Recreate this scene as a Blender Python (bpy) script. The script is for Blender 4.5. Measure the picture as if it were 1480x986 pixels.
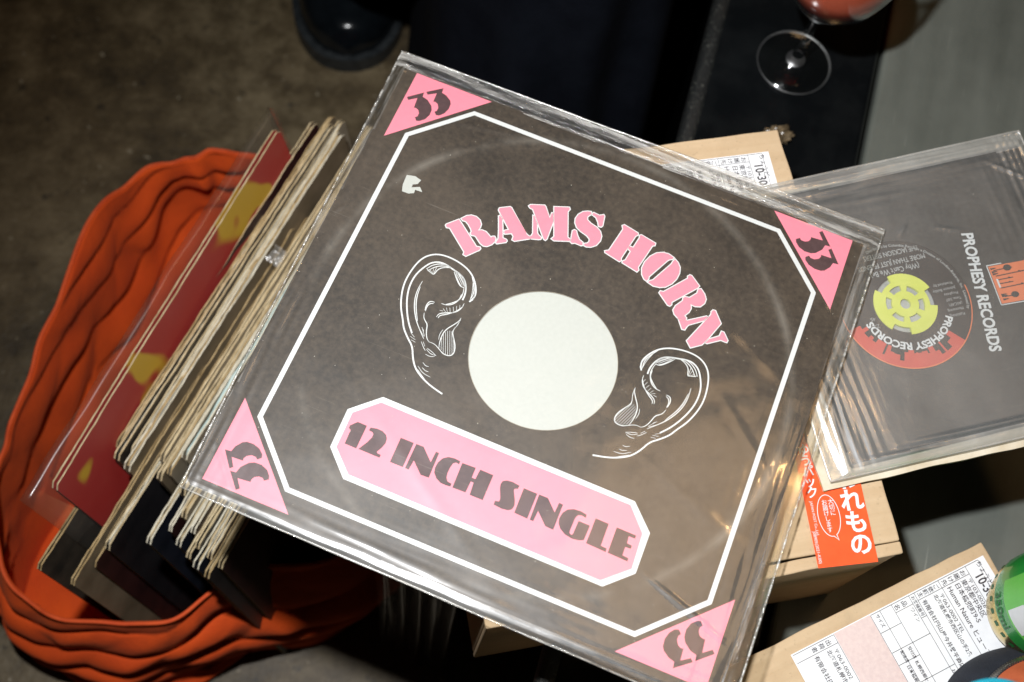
import bpy, bmesh, math, random
from mathutils import Vector, Matrix, noise
from mathutils.geometry import tessellate_polygon
R_ = math.radians
for o in list(bpy.data.objects): bpy.data.objects.remove(o)
scn = bpy.context.scene
COL = scn.collection

# ------------------------------------------------------------------ camera
cam = bpy.data.cameras.new('camera'); camo = bpy.data.objects.new('camera', cam); COL.objects.link(camo)
cam.lens = 45; cam.sensor_width = 36; cam.clip_start = .02; cam.clip_end = 50
camo.matrix_world = Matrix(((.9960, 0, -.0888, -.0888), (-.0320, .9329, -.3587, -.2660), (.0829, .3601, .9292, 1.2077), (0, 0, 0, 1)))
cam.dof.use_dof = True; cam.dof.focus_distance = .765; cam.dof.aperture_fstop = 6.3
scn.camera = camo

# ------------------------------------------------------------------ world: the dim air of a bar at night
w = bpy.data.worlds.new('World'); scn.world = w; w.use_nodes = True
w.node_tree.nodes['Background'].inputs[0].default_value = (1.0, .78, .58, 1); w.node_tree.nodes['Background'].inputs[1].default_value = .006

# ------------------------------------------------------------------ lamps: the camera's flash, a warm bulb over the bench
def lamp(name, kind, loc, aim, power, colour, size, **k):
    l = bpy.data.lights.new(name, kind); o = bpy.data.objects.new(name, l); COL.objects.link(o)
    o.location = loc; o.rotation_euler = (Vector(aim) - Vector(loc)).to_track_quat('-Z', 'Y').to_euler()
    l.energy = power; l.color = colour
    if kind == 'AREA': l.shape = 'DISK'; l.size = size
    else: l.shadow_soft_size = size
    for a, b in k.items(): setattr(l, a, b)
    return o
lamp('flash', 'SPOT', (-.1784, -.0766, 1.2722), (.12, -.03, .45), 53, (.985, .99, 1), .016, spot_size=R_(96), spot_blend=1.0)
lamp('warm_bulb', 'POINT', (.58, .34, 1.75), (.1, 0, .5), 2.2, (1, .56, .22), .020)
lamp('ceiling_lamp', 'AREA', (.50, .36, 2.15), (.1, 0, .5), 2.2, (1, .62, .30), .60)

vs = scn.view_settings; vs.view_transform = 'Standard'; vs.look = 'None'; vs.exposure = 0; vs.gamma = 1; vs.use_curve_mapping = False
scn.render.engine = 'CYCLES'
scn.cycles.transparent_max_bounces = 14; scn.cycles.max_bounces = 6; scn.cycles.diffuse_bounces = 2; scn.cycles.glossy_bounces = 2; scn.cycles.caustics_reflective = False; scn.cycles.caustics_refractive = False

# ------------------------------------------------------------------ helpers
def link(o, parent=None, label=None, cat=None, group=None, kind=None):
    COL.objects.link(o)
    if parent: o.parent = parent
    for k, v in (('label', label), ('category', cat), ('group', group), ('kind', kind)):
        if v: o[k] = v
    return o
def empty(name, loc, rz=0, label=None, cat=None, group=None):
    o = bpy.data.objects.new(name, None); o.empty_display_size = .02
    o.location = loc; o.rotation_euler = (0, 0, rz); return link(o, None, label, cat, group)
def mesh(name, verts, faces, mat, parent=None, smooth=False, **k):
    me = bpy.data.meshes.new(name); me.from_pydata([tuple(v) for v in verts], [], [tuple(f) for f in faces]); me.update()
    for m in (mat if isinstance(mat, (list, tuple)) else [mat]): me.materials.append(m)
    if smooth: me.polygons.foreach_set('use_smooth', [True]*len(me.polygons))
    return link(bpy.data.objects.new(name, me), parent, **k)
def bm_obj(name, bm, mat, parent=None, smooth=False, **k):
    me = bpy.data.meshes.new(name); bm.normal_update(); bm.to_mesh(me); bm.free()
    for m in (mat if isinstance(mat, (list, tuple)) else [mat]): me.materials.append(m)
    if smooth: me.polygons.foreach_set('use_smooth', [True]*len(me.polygons))
    return link(bpy.data.objects.new(name, me), parent, **k)
class MB:
    """collects pieces of one mesh"""
    def __init__(s): s.v = []; s.f = []
    def poly(s, pts, z=0.):
        """flat filled polygon"""
        n = len(s.v); P = [Vector((x, y, z)) for x, y in pts]
        s.v += P
        for t in tessellate_polygon([P]):
            a, b, c = t
            if (P[b]-P[a]).cross(P[c]-P[a]).z < 0: a, c = c, a
            s.f.append((n+a, n+b, n+c))
    def slab(s, pts, z0, z1):
        """polygon with thickness"""
        s.poly(pts, z1); m = len(pts); n = len(s.v)
        ar = sum(pts[i][0]*pts[(i+1) % m][1]-pts[(i+1) % m][0]*pts[i][1] for i in range(m))
        q = list(pts) if ar > 0 else list(pts)[::-1]
        s.v += [Vector((x, y, z0)) for x, y in q] + [Vector((x, y, z1)) for x, y in q]
        for i in range(m):
            j = (i+1) % m; s.f.append((n+i, n+j, n+m+j, n+m+i))
    def stroke(s, pts, wd, z=0., closed=False, taper=False):
        P = [Vector((x, y)) for x, y in pts]; m = len(P); n = len(s.v)
        for i in range(m):
            a = P[(i-1) % m] if (closed or i) else P[i]; b = P[(i+1) % m] if (closed or i < m-1) else P[i]
            d1 = (P[i]-a); d2 = (b-P[i]); d1 = d1.normalized() if d1.length else d2.normalized(); d2 = d2.normalized() if d2.length else d1
            t = (d1+d2); t = t.normalized() if t.length > 1e-6 else d1
            nn = Vector((-t.y, t.x)); k = min(1/max(nn.dot(Vector((-d1.y, d1.x))), .45), 2)
            hw = wd/2*k*(1 if not taper else .35+.65*math.sin(math.pi*min(max((i+.25)/(m-.5), 0), 1)))
            s.v += [Vector((*(P[i]+nn*hw), z)), Vector((*(P[i]-nn*hw), z))]
        for i in range(m if closed else m-1):
            j = (i+1) % m; s.f.append((n+2*i, n+2*i+1, n+2*j+1, n+2*j))
    def box(s, a, b):
        n = len(s.v); x0, y0, z0 = a; x1, y1, z1 = b
        s.v += [Vector(p) for p in ((x0,y0,z0),(x1,y0,z0),(x1,y1,z0),(x0,y1,z0),(x0,y0,z1),(x1,y0,z1),(x1,y1,z1),(x0,y1,z1))]
        s.f += [tuple(n+i for i in q) for q in ((0,3,2,1),(4,5,6,7),(0,1,5,4),(1,2,6,5),(2,3,7,6),(3,0,4,7))]
    def tube(s, pts, r, k=8, closed=False):
        n = len(s.v); m = len(pts); P = [Vector(p) for p in pts]; up = Vector((.13, .31, .94))
        for i in range(m):
            t = (P[(i+1) % m if closed else min(i+1, m-1)]-P[(i-1) % m if closed else max(i-1, 0)]).normalized()
            a = t.cross(up).normalized(); b = a.cross(t); rr = r(i/(m-1)) if callable(r) else r
            s.v += [P[i]+(a*math.cos(q*2*math.pi/k)+b*math.sin(q*2*math.pi/k))*rr for q in range(k)]
        for i in range(m if closed else m-1):
            for q in range(k):
                j = (i+1) % m; s.f.append((n+i*k+q, n+i*k+(q+1) % k, n+j*k+(q+1) % k, n+j*k+q))
        if not closed: s.f += [tuple(range(n+k-1, n-1, -1)), tuple(range(n+(m-1)*k, n+m*k))]
    def lathe(s, prof, k=48, c=(0, 0, 0)):
        n = len(s.v); m = len(prof)
        for r, z in prof: s.v += [Vector((c[0]+r*math.cos(q*2*math.pi/k), c[1]+r*math.sin(q*2*math.pi/k), c[2]+z)) for q in range(k)]
        for i in range(m-1):
            for q in range(k): s.f.append((n+i*k+q, n+i*k+(q+1) % k, n+(i+1)*k+(q+1) % k, n+(i+1)*k+q))
    def add(s, verts, faces):
        n = len(s.v); s.v += [Vector(v) for v in verts]; s.f += [tuple(n+i for i in f) for f in faces]
    def build(s, name, mat, parent=None, smooth=False, **k): return mesh(name, s.v, s.f, mat, parent, smooth, **k)
def bevel(o, wd, seg=2, angle=30):
    b = o.modifiers.new('bevel', 'BEVEL'); b.width = wd; b.segments = seg; b.limit_method = 'ANGLE'; b.angle_limit = R_(angle); return o
def rot2(p, a): c, s = math.cos(a), math.sin(a); return (p[0]*c-p[1]*s, p[0]*s+p[1]*c)
_txt = {}
def text_geo(body, size, bold=0., space=1.):
    """glyph outlines of a line of lettering as (verts, faces); origin at the left end of the baseline"""
    key = (body, size, bold, space)
    if key not in _txt:
        c = bpy.data.curves.new('t', 'FONT'); c.body = body; c.size = size; c.resolution_u = 3; c.offset = bold; c.space_character = space
        o = bpy.data.objects.new('t', c); COL.objects.link(o)
        me = bpy.data.meshes.new_from_object(o.evaluated_get(bpy.context.evaluated_depsgraph_get()))
        _txt[key] = ([v.co.copy() for v in me.vertices], [tuple(p.vertices) for p in me.polygons])
        bpy.data.objects.remove(o); bpy.data.meshes.remove(me)
    return _txt[key]
def put_text(mb, body, size, x, y, z=0., rot=0., centre=False, arc=None, bold=0., space=1., sx=1.):
    """arc = (cx, cy, R, mid_angle): bends the line round a circle, letters upright outside"""
    v, f = text_geo(body, size, bold, space)
    if not v: return
    wd = max(p.x for p in v)*sx; q = []
    for p in v:
        px, py = p.x*sx-(wd/2 if centre or arc else 0), p.y
        if arc:
            cx, cy, R, mid = arc; a = mid-px/R
            q.append((cx+(R+py)*math.cos(a), cy+(R+py)*math.sin(a), z))
        else:
            u = rot2((px, py), rot); q.append((x+u[0], y+u[1], z))
    mb.add(q, f)

# ------------------------------------------------------------------ materials
class NT:
    def __init__(s, name):
        s.m = bpy.data.materials.new(name); s.m.use_nodes = True; s.t = s.m.node_tree; s.t.nodes.clear()
        s.out = s.t.nodes.new('ShaderNodeOutputMaterial')
    def n(s, kind, **k):
        x = s.t.nodes.new('ShaderNode'+kind)
        for a, b in k.items():
            if a.startswith('_'): setattr(x, a[1:], b)
            else:
                i = x.inputs[int(a[1:])] if a[0] == 'i' and a[1:].isdigit() else x.inputs[a.replace('__', ' ')]
                if hasattr(b, 'links'): s.t.links.new(b, i)
                else: i.default_value = (*b, 1) if isinstance(b, tuple) and len(b) == 3 and i.type == 'RGBA' else b
        return x
    def noise(s, scale, detail=4, rough=.55, vec=None, stretch=None):
        co = s.n('TexCoord').outputs['Object']
        if stretch: co = s.n('Mapping', Vector=co, Scale=stretch).outputs[0]
        return s.n('TexNoise', Vector=vec or co, Scale=scale, Detail=detail, Roughness=rough).outputs[0]
    def ramp(s, fac, *stops):
        r = s.n('ValToRGB', Fac=fac); e = r.color_ramp.elements
        while len(e) < len(stops): e.new(.5)
        for i, (p, c) in enumerate(stops): e[i].position = p; e[i].color = (*c, 1) if isinstance(c, tuple) else (c, c, c, 1)
        return r.outputs[0]
    def mix(s, fac, a, b, mode='MIX'):
        x = s.n('Mix', _data_type='RGBA', _blend_type=mode)
        for i, v in ((0, fac), (6, a), (7, b)):
            if hasattr(v, 'links'): s.t.links.new(v, x.inputs[i])
            else: x.inputs[i].default_value = (*v, 1) if isinstance(v, tuple) else v
        return x.outputs[2]
    def math(s, op, a, b=0., c=0.):
        return s.n('Math', _operation=op, i0=a, i1=b, i2=c).outputs[0]
    def bump(s, h, strength=.3, dist=.001): return s.n('Bump', Height=h, Strength=strength, Distance=dist).outputs[0]
    def schlick(s, normal=None, f0=.042):
        lw = s.n('LayerWeight', Blend=.5)
        if normal: s.t.links.new(normal, lw.inputs['Normal'])
        return s.math('MULTIPLY_ADD', s.math('POWER', lw.outputs['Facing'], 5.), 1-f0, f0)
    def surf(s, sh): s.t.links.new(sh.outputs[0] if hasattr(sh, 'outputs') else sh, s.out.inputs[0]); return s.m
    def pbr(s, col, rough=.6, normal=None, **k):
        p = s.n('BsdfPrincipled', Base__Color=col, Roughness=rough, **k)
        if normal: s.t.links.new(normal, p.inputs['Normal'])
        return s.surf(p)
def varied(name, a, b, scale=40, rough=.7, bump=.2, bscale=300, dist=.0005, lo=.35, hi=.65, stretch=None, **k):
    t = NT(name); n = t.noise(scale, 6, .6, stretch=stretch)
    return t.pbr(t.ramp(n, (lo, a), (hi, b)), rough, t.bump(t.noise(bscale, 4, stretch=stretch), bump, dist), **k)

def m_card_black(name, base, worn, ring=None):
    """matt black printed card: fine paper mottling, rubbed ring over the record, dust specks, hairline scuffs"""
    t = NT(name)
    n1 = t.noise(14, 7, .65); n2 = t.noise(260, 3, .6); n3 = t.noise(3.2, 5, .6)
    c = t.ramp(t.math('ADD', t.math('MULTIPLY', n1, .5), t.math('MULTIPLY', n2, .5)), (.40, base), (.62, worn))
    co = t.n('TexCoord').outputs['Object']
    sc = t.n('TexNoise', Vector=t.n('Mapping', Vector=co, Rotation=(0, 0, .7), Scale=(3, 160, 1)).outputs[0], Scale=6., Detail=3.).outputs[0]
    sc2 = t.n('TexNoise', Vector=t.n('Mapping', Vector=co, Rotation=(0, 0, -.45), Scale=(4, 210, 1)).outputs[0], Scale=5., Detail=3.).outputs[0]
    scr = t.math('ADD', t.ramp(sc, (.70, 0.), (.76, 1.)), t.ramp(sc2, (.70, 0.), (.77, 1.)))
    c = t.mix(t.ramp(t.noise(5.5, 8, .72), (.46, 0.), (.70, .55)), c, tuple(min(x*1.55, 1) for x in worn))
    c = t.mix(t.math('MULTIPLY', scr, t.ramp(n3, (.40, .05), (.66, .5))), c, (.30, .27, .23))
    if ring:
        d = t.n('VectorMath', _operation='LENGTH', i0=t.n('VectorMath', _operation='SUBTRACT', i0=co, i1=(0, 0, 0)).outputs[0])
        dd = t.math('ABSOLUTE', t.math('SUBTRACT', d.outputs['Value'], ring))
        rr = t.math('MULTIPLY', t.ramp(dd, (0., 1.), (.0045, 0.)), t.ramp(t.noise(9, 5, .7), (.44, 0.), (.70, .65)))
        c = t.mix(rr, c, (.26, .24, .21))
    v = t.n('TexVoronoi', Vector=co, Scale=190.); sp = t.ramp(v.outputs['Distance'], (.035, 1.), (.06, 0.))
    rnd = t.ramp(t.n('SeparateColor', Color=v.outputs['Color']).outputs[0], (.91, 0.), (.93, .8))
    c = t.mix(t.math('MULTIPLY', sp, rnd), c, (.62, .58, .5))
    return t.pbr(c, .62, t.bump(n2, .15, .0003))
def m_print(name, col, var=.1):
    t = NT(name); n = t.noise(220, 4); m = t.noise(8, 4)
    c = t.mix(t.ramp(n, (.35, 0.), (.75, 1.)), tuple(x*(1-var) for x in col), col)
    c = t.mix(t.ramp(m, (.45, 0.), (.8, .16)), c, tuple(min(x*1.05+.05, .9) for x in col))
    return t.pbr(c, .6)
def m_plastic(name, gloss=.10, haze=.03, streak=(1, 1, 1), bump=.35, bscale=22., sheen=.10, sheen_rough=.42, tint=(.97, .965, .945), dist=.002, fres=1.25, hz=((.35, .3), (.72, 1.)), milk=(.80, .79, .75), det=5):
    """clear polythene film: see-through, glossy by angle, slightly milky, rubbed; wrinkles as relief"""
    t = NT(name)
    h = t.math('ADD', t.noise(bscale, det, .5, stretch=streak), t.math('MULTIPLY', t.noise(bscale*5, 3, .6, stretch=streak), .07))
    nm = t.bump(h, bump, dist); wide = t.bump(t.noise(bscale*.6, 3, stretch=streak), bump*.5, dist)
    tr = t.n('BsdfTransparent', Color=tint)
    gl = t.n('BsdfGlossy', Color=(1, 1, 1), Roughness=gloss, Normal=nm)
    g2 = t.n('BsdfGlossy', Color=(1, 1, 1), Roughness=sheen_rough, Normal=wide)
    di = t.n('BsdfDiffuse', Color=milk, Normal=nm)
    fr = t.schlick(nm)
    a = t.n('MixShader', i0=t.math('MINIMUM', t.math('MULTIPLY', fr, fres), 1.), i1=tr.outputs[0], i2=gl.outputs[0])
    b = t.n('MixShader', i0=t.math('MULTIPLY', t.ramp(t.noise(7, 5, .6), (.3, .55), (.75, 1.)), sheen), i1=a.outputs[0], i2=g2.outputs[0])
    c = t.n('MixShader', i0=t.math('MULTIPLY', t.ramp(t.noise(11, 6, .65, stretch=streak), *hz), haze), i1=b.outputs[0], i2=di.outputs[0])
    return t.surf(c)
def m_board(name, a=(.44, .31, .18), b=(.54, .40, .25)):
    """kraft corrugated board: faint flute lines, fibre flecks, grey scuffs"""
    t = NT(name); co = t.n('TexCoord').outputs['Object']
    fl = t.n('TexNoise', Vector=t.n('Mapping', Vector=co, Scale=(1, 34, 34)).outputs[0], Scale=5., Detail=4.).outputs[0]
    n = t.noise(35, 6, .65); f = t.noise(420, 3)
    c = t.ramp(t.math('ADD', t.math('MULTIPLY', fl, .45), t.math('MULTIPLY', n, .55)), (.34, a), (.66, b))
    c = t.mix(t.ramp(f, (.60, 0.), (.72, .35)), c, (.30, .21, .12))
    c = t.mix(t.ramp(t.noise(11, 6, .7), (.54, 0.), (.70, .5)), c, (.31, .235, .15))
    return t.pbr(c, .8, t.bump(t.math('ADD', fl, t.math('MULTIPLY', f, .4)), .25, .0006))

M = {}
M['card'] = m_card_black('black_card', (.0185, .0132, .0088), (.060, .0445, .0305), ring=.147)
M['single_card'] = m_card_black('single_card', (.022, .024, .024), (.046, .049, .048))
M['white'] = m_print('white_print', (.70, .73, .745), .06)
M['paper'] = varied('white_paper', (.50, .525, .50), (.525, .55, .525), 400, .75, .25, 900, .0002)
M['pink'] = m_print('pink_print', (.93, .26, .35), .05)
M['maroon'] = m_card_black('maroon_black_print', (.045, .020, .024), (.078, .040, .044))  # black ink with a maroon cast, for the numerals and banner letters
M['film'] = m_plastic('clear_film', .12, .008, (1, 1, 1), .40, 11., .030, .42, det=2)
M['film_edge'] = m_plastic('clear_film_edge', .09, .42, (1.2, 14, 1), 1., 26., .12, .30, dist=.003, hz=((.46, .06), (.62, 1.)))
M['film_low'] = m_plastic('clear_film_low', .26, .08, (1.2, 6, 1), .25, 22., .04, .36, dist=.002, hz=((.48, .1), (.62, 1.)))
M['film_side'] = m_plastic('clear_film_side', .09, .16, (14, 1.2, 1), 1., 26., .10, .30, dist=.003, hz=((.48, .05), (.62, 1.)))
M['board'] = m_board('kraft_board')
M['board_edge'] = varied('board_edge', (.33, .22, .12), (.52, .38, .23), 120, .9, .6, 500, .001)
M['label'] = varied('label_paper', (.70, .71, .73), (.78, .79, .80), 60, .55, .1, 500)
M['label_pink'] = varied('label_pink', (.60, .47, .45), (.66, .53, .50), 400, .7, .1, 500)
M['ink'] = varied('black_ink', (.03, .028, .03), (.07, .06, .07), 700, .7, .1, 500)
M['orange_sticker'] = varied('orange_sticker', (.84, .075, .014), (.88, .095, .02), 50, .42, .15, 60, .0006)
M['cloth'] = None

# ------------------------------------------------------------------ the setting: concrete floor
t = NT('concrete'); n1 = t.noise(5.5, 9, .68); n2 = t.noise(34, 7, .7); n3 = t.noise(1.3, 4)
c = t.ramp(t.math('ADD', t.math('MULTIPLY', n1, .6), t.math('MULTIPLY', n2, .4)), (.37, (.018, .012, .005)), (.49, (.088, .062, .029)), (.62, (.215, .165, .092)))
c = t.mix(t.ramp(t.noise(48, 5, .6), (.61, 0.), (.69, .8)), c, (.014, .011, .007))
c = t.mix(t.ramp(t.noise(110, 3), (.68, 0.), (.73, .7)), c, (.40, .35, .25))
c = t.mix(t.ramp(n3, (.42, 0.), (.66, .45)), c, (.060, .042, .020))
M['concrete'] = t.pbr(c, .55, t.bump(t.math('ADD', n2, t.math('MULTIPLY', t.noise(180, 4), .5)), .5, .003))
mesh('floor', [(-4, -4, 0), (4, -4, 0), (4, 4, 0), (-4, 4, 0)], [(0, 1, 2, 3)], M['concrete'], kind='structure')

# ------------------------------------------------------------------ black case and grey bench that carry the boxes
t = NT('black_vinyl'); v = t.noise(900, 3)
M['vinyl'] = t.pbr(t.ramp(t.noise(30, 5), (.4, (.0035, .0042, .0048)), (.7, (.0075, .0085, .009))), .14, t.bump(v, .04, .0003), Specular__IOR__Level=.35)
t = NT('worn_edge'); sp = t.ramp(t.noise(330, 4, .7), (.54, 0.), (.70, 1.)); sp = t.math('MULTIPLY', sp, t.ramp(t.noise(45, 5, .7), (.40, .12), (.62, 1.)))
M['worn_edge'] = t.pbr(t.mix(sp, (.006, .007, .007), (.085, .088, .075)), .55, t.bump(t.noise(500, 4), .6, .0008))
ca = math.atan2(.1304, .0408)            # direction of the case's long edge
cd = Vector((math.cos(ca), math.sin(ca))); cn = Vector((cd.y, -cd.x))
p0 = Vector((.1216, .2078)); wid = .1412
case = empty('black_case', (p0.x, p0.y, 0), ca, 'low glossy black case with worn speckled edge, under the wine glass', 'case')
mb = MB(); mb.box((-.62, -wid, .012), (.75, -.004, .345)); bevel(mb.build('body', M['vinyl'], case), .006, 3)
mb = MB(); mb.box((-.62, -.013, .326), (.75, .0015, .3468)); bevel(mb.build('edge_trim', M['worn_edge'], case), .0055, 4)
for x in (-.58, .70):
    for y in (-.03, -wid+.03):
        mb = MB(); mb.lathe([(0, 0), (.014, 0), (.016, .004), (.014, .0125), (0, .0125)], 20, (x, y, 0)); mb.build('foot', M['vinyl'], case, True)
t = NT('grey_paint'); n1 = t.noise(7, 8, .65); n2 = t.noise(60, 5); co = t.n('TexCoord').outputs['Object']
st = t.n('TexNoise', Vector=t.n('Mapping', Vector=co, Rotation=(0, 0, 1.1), Scale=(2, 14, 1)).outputs[0], Scale=4., Detail=5.).outputs[0]
c = t.ramp(t.math('ADD', t.math('MULTIPLY', n1, .6), t.math('MULTIPLY', st, .4)), (.35, (.080, .089, .077)), (.65, (.135, .146, .128)))
s2 = t.n('TexNoise', Vector=t.n('Mapping', Vector=co, Rotation=(0, 0, .5), Scale=(3, 90, 1)).outputs[0], Scale=6., Detail=3.).outputs[0]
c = t.mix(t.math('MULTIPLY', t.ramp(s2, (.66, 0.), (.72, 1.)), t.ramp(n1, (.5, 0.), (.6, .35))), c, (.30, .31, .28))
c = t.mix(t.ramp(t.noise(40, 5, .7), (.66, 0.), (.74, .4)), c, (.055, .06, .052))
M['grey_paint'] = t.pbr(c, .48, t.bump(n2, .2, .001))
bench = empty('grey_bench', (p0.x+cn.x*(wid+.003), p0.y+cn.y*(wid+.003), 0), ca, 'grey painted bench with scuffed top at the right, beside the black case', 'bench')
mb = MB(); mb.box((-.62, -.80, .30), (.75, 0, .3435)); bevel(mb.build('top', M['grey_paint'], bench), .004, 3)
mb = MB(); mb.box((-.60, -.78, 0), (.73, -.02, .299)); mb.build('plinth', M['grey_paint'], bench)

# ------------------------------------------------------------------ postage labels (flat print on a paper slip), metres from millimetres
def postage_label(name, parent, z, ox, oy, rz):
    mm = .001; lb = MB(); lb.box((0, -.142, 0), (.104, 0, .00025)); o = lb.build(name, M['label'], parent)
    o.location = (ox, oy, z); o.rotation_euler = (0, 0, rz)
    k = MB(); k.poly([(.0005, -.1115), (.1035, -.1115), (.1035, -.0855), (.0005, -.0855)], .00040); k.build('pink_panel', M['label_pink'], o)
    L = MB(); zz = .00055
    def ln(x0, y0, x1, y1, wd=.3): L.stroke([(x0*mm, -y0*mm), (x1*mm, -y1*mm)], wd*mm, zz)
    for y in (14.6, 35.2, 53.2): ln(1, y, 103, y)
    for y in (4.8, 57.2, 70, 78.5, 85.3, 112): ln(1, y, 60, y)
    for x, y0, y1 in ((1, 4.8, 85), (6, 14.6, 53.2), (6.4, 57.2, 70), (13, 70, 85), (26, 57, 85), (34, 70, 85), (1, 112, 141), (6.2, 112, 141), (48, 53.2, 78.5), (16, 53.2, 57.2)): ln(x, y0, x, y1)
    L.build('ruling', M['ink'], o)
    def tx(s, size, x, y, bold=0., sx=1., rot=0.):
        T = MB(); put_text(T, s, size*mm, x*mm, -y*mm, zz, rot, bold=bold*mm*(.3 if size < 6 else 1), sx=sx); T.build('lettering', M['ink'], o)
    tx('ちょうど', 4.2, 1.4, 6.9, .05); tx('10-30', 8.4, 8.0, 12.2, .16, .82)
    for i, ch in enumerate('お届け先'): tx(ch, 3.9, 1.8, 19.6+i*4.6, .1)
    tx('〒103-0026', 3.6, 8, 17.9, .02, 1.15); tx('東京都中央区', 4.2, 7.2, 22.0, .12); tx('日本橋兜町9-5', 4.2, 7.2, 26.8, .12)
    tx('Human Nature ヒューマン', 4.5, 7.2, 32.4, .10)
    for i, ch in enumerate('ご依頼主'): tx(ch, 3.6, 1.8, 39.6+i*3.9, .1)
    tx('〒063-0002 TEL', 3.6, 8.2, 39.2, .02, 1.1); tx('北海道札幌市西区山の手2条', 3.3, 7.4, 42.8, .12); tx('有限会社円山屋今井昇平商店', 3.5, 7.2, 51.0, .14)
    tx('お客様番号', 2.7, 2.0, 56.2, .06); tx('ワイン', 3.2, 7.8, 60.6); tx('品', 3.9, 1.9, 63.5, .1); tx('名', 3.9, 1.9, 68.8, .1); tx('サイズ', 2.9, 2.0, 82.3, .06)
    tx('受付店', 2.6, 27, 74.5, .08); tx('配達店', 2.6, 27, 80, .08); tx('札幌西郵便局', 2.8, 36, 75, .1); tx('日本橋郵便局', 2.8, 36, 81, .1); tx('お問い合わせ番号', 2.6, 50, 57, .06)
    for i, ch in enumerate('出荷者'): tx(ch, 3.8, 1.8, 118.8+i*4.9, .1)
    tx('〒063-0002', 3.6, 8.2, 116.8, .02, 1.15); tx('北海道札幌市西区山の手', 3.6, 7.4, 121.0, .12); tx('有限会社円山屋', 3.8, 7.2, 129.8, .14)
    return o

# ------------------------------------------------------------------ cardboard boxes
def wobble(o, amp=.0007, sc=30, seed=0.):
    for v in o.data.vertices:
        p = v.co*sc+Vector((seed, seed*1.7, 3.1)); v.co += Vector((noise.noise(p), noise.noise(p+Vector((9, 0, 0))), noise.noise(p+Vector((0, 9, 0)))*.7))*amp
def grid_slab(x0, x1, y0, y1, z0, z1, step=.006, crown=0.):
    bm = bmesh.new(); nx = max(2, int((x1-x0)/step)); ny = max(2, int((y1-y0)/step))
    def sheet(z, flip):
        g = [[bm.verts.new((x0+(x1-x0)*i/nx, y0+(y1-y0)*j/ny, z+(crown*math.sin(math.pi*i/nx)*math.sin(math.pi*j/ny) if not flip else 0))) for j in range(ny+1)] for i in range(nx+1)]
        for i in range(nx):
            for j in range(ny):
                q = [g[i][j], g[i+1][j], g[i+1][j+1], g[i][j+1]]; bm.faces.new(q[::-1] if flip else q)
        return g
    a = sheet(z1, False); b = sheet(z0, True)
    for i in range(nx):
        bm.faces.new((b[i][0], b[i+1][0], a[i+1][0], a[i][0])); bm.faces.new((a[i][ny], a[i+1][ny], b[i+1][ny], b[i][ny]))
    for j in range(ny):
        bm.faces.new((a[0][j], a[0][j+1], b[0][j+1], b[0][j])); bm.faces.new((b[nx][j], b[nx][j+1], a[nx][j+1], a[nx][j]))
    return bm
def carton(name, loc, rz, L, Wd, H, label, flap, seed):
    """L along local x, Wd along local y; top flap hinged on one long side, folded rims, glued corner"""
    r = empty(name, loc, rz, label, 'cardboard box')
    th = .0035
    for nm, a, b in (('front_wall', (0, 0, 0), (L, th, H-.0035)), ('back_wall', (0, Wd-th, 0), (L, Wd, H-.0035))):
        bm = grid_slab(a[0], b[0], a[1], b[1], a[2], b[2], .012); o = bm_obj(nm, bm, M['board'], r); wobble(o, .0006, 25, seed); bevel(o, .0009, 2)
    for nm, x in (('side_wall', 0), ('side_wall', L-th)):
        bm = grid_slab(x, x+th, th+.0004, Wd-th-.0004, 0, H-.0035, .012); o = bm_obj(nm, bm, M['board'], r); wobble(o, .0006, 25, seed+2); bevel(o, .0009, 2)
    mb = MB(); mb.box((th, th, .001), (L-th, Wd-th, .0045)); mb.build('bottom', M['board'], r)
    bm = grid_slab(-.0008, L+.0008, flap, Wd+.0006, H-.0034, H, .005, .0012); o = bm_obj('lid', bm, M['board'], r); wobble(o, .0009, 45, seed+4); bevel(o, .0010, 2)
    bm = grid_slab(-.0006, L+.0006, -.0010, flap-.0011, H-.0036, H-.0004, .004); o = bm_obj('front_lip', bm, M['board'], r); wobble(o, .0009, 60, seed+6); bevel(o, .0010, 2)
    return r
b1 = carton('cardboard_box', (-.0390, -.1575, .3472), R_(8.9), .2490, .2870, .1345, 'tan cardboard box with orange fragile sticker under the record sleeves', .0075, 1.3)
# its label at the far right corner and the sticker by the near edge, placed in the box's own frame
def to_box(b, x, y): return rot2((x-b.location.x, y-b.location.y), -b.rotation_euler.z)
ox, oy = to_box(b1, .1545, .1480)
postage_label('postage_label', b1, .1350, ox, oy, R_(-81.5)-R_(8.9))
st = bpy.data.objects.new('fragile_sticker', None)
sw, sh = .0365, .088
def lumpy(w_, h_, z, nx, ny):
    v = [(w_*i/nx, h_*j/ny, z+.00012*noise.noise(Vector((i*.7, j*.6, 2)))) for j in range(ny+1) for i in range(nx+1)]
    f = [(j*(nx+1)+i, j*(nx+1)+i+1, (j+1)*(nx+1)+i+1, (j+1)*(nx+1)+i) for j in range(ny) for i in range(nx)]
    return v, f
v, f = lumpy(sw, sh, .0, 12, 26)
st = mesh('fragile_sticker', v, f, M['orange_sticker'], b1, True)
ox, oy = to_box(b1, .1546, -.1281); st.location = (ox, oy, .1364); st.rotation_euler = (0, 0, R_(5.2)-R_(8.9))
def st_text(ch, size, x, y, rot=0., bold=0., name='small_lettering'):
    T = MB(); put_text(T, ch, size, x, y, .0005, rot, bold=bold); T.build(name, M['white'], st)
for i, ch in enumerate('のもれわこ'): st_text(ch, .0142, .0214, .0062+i*.0132, 0, .00042, 'bold_character')
for i, ch in enumerate('クッパうゆ'): st_text(ch, .0075, .0020, .0420+i*.0066, 0, .00015, 'bold_character')
for i, ch in enumerate('すましけ届お'): st_text(ch, .0036, .0098, .0202+i*.0033, 0, .00002)
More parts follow.
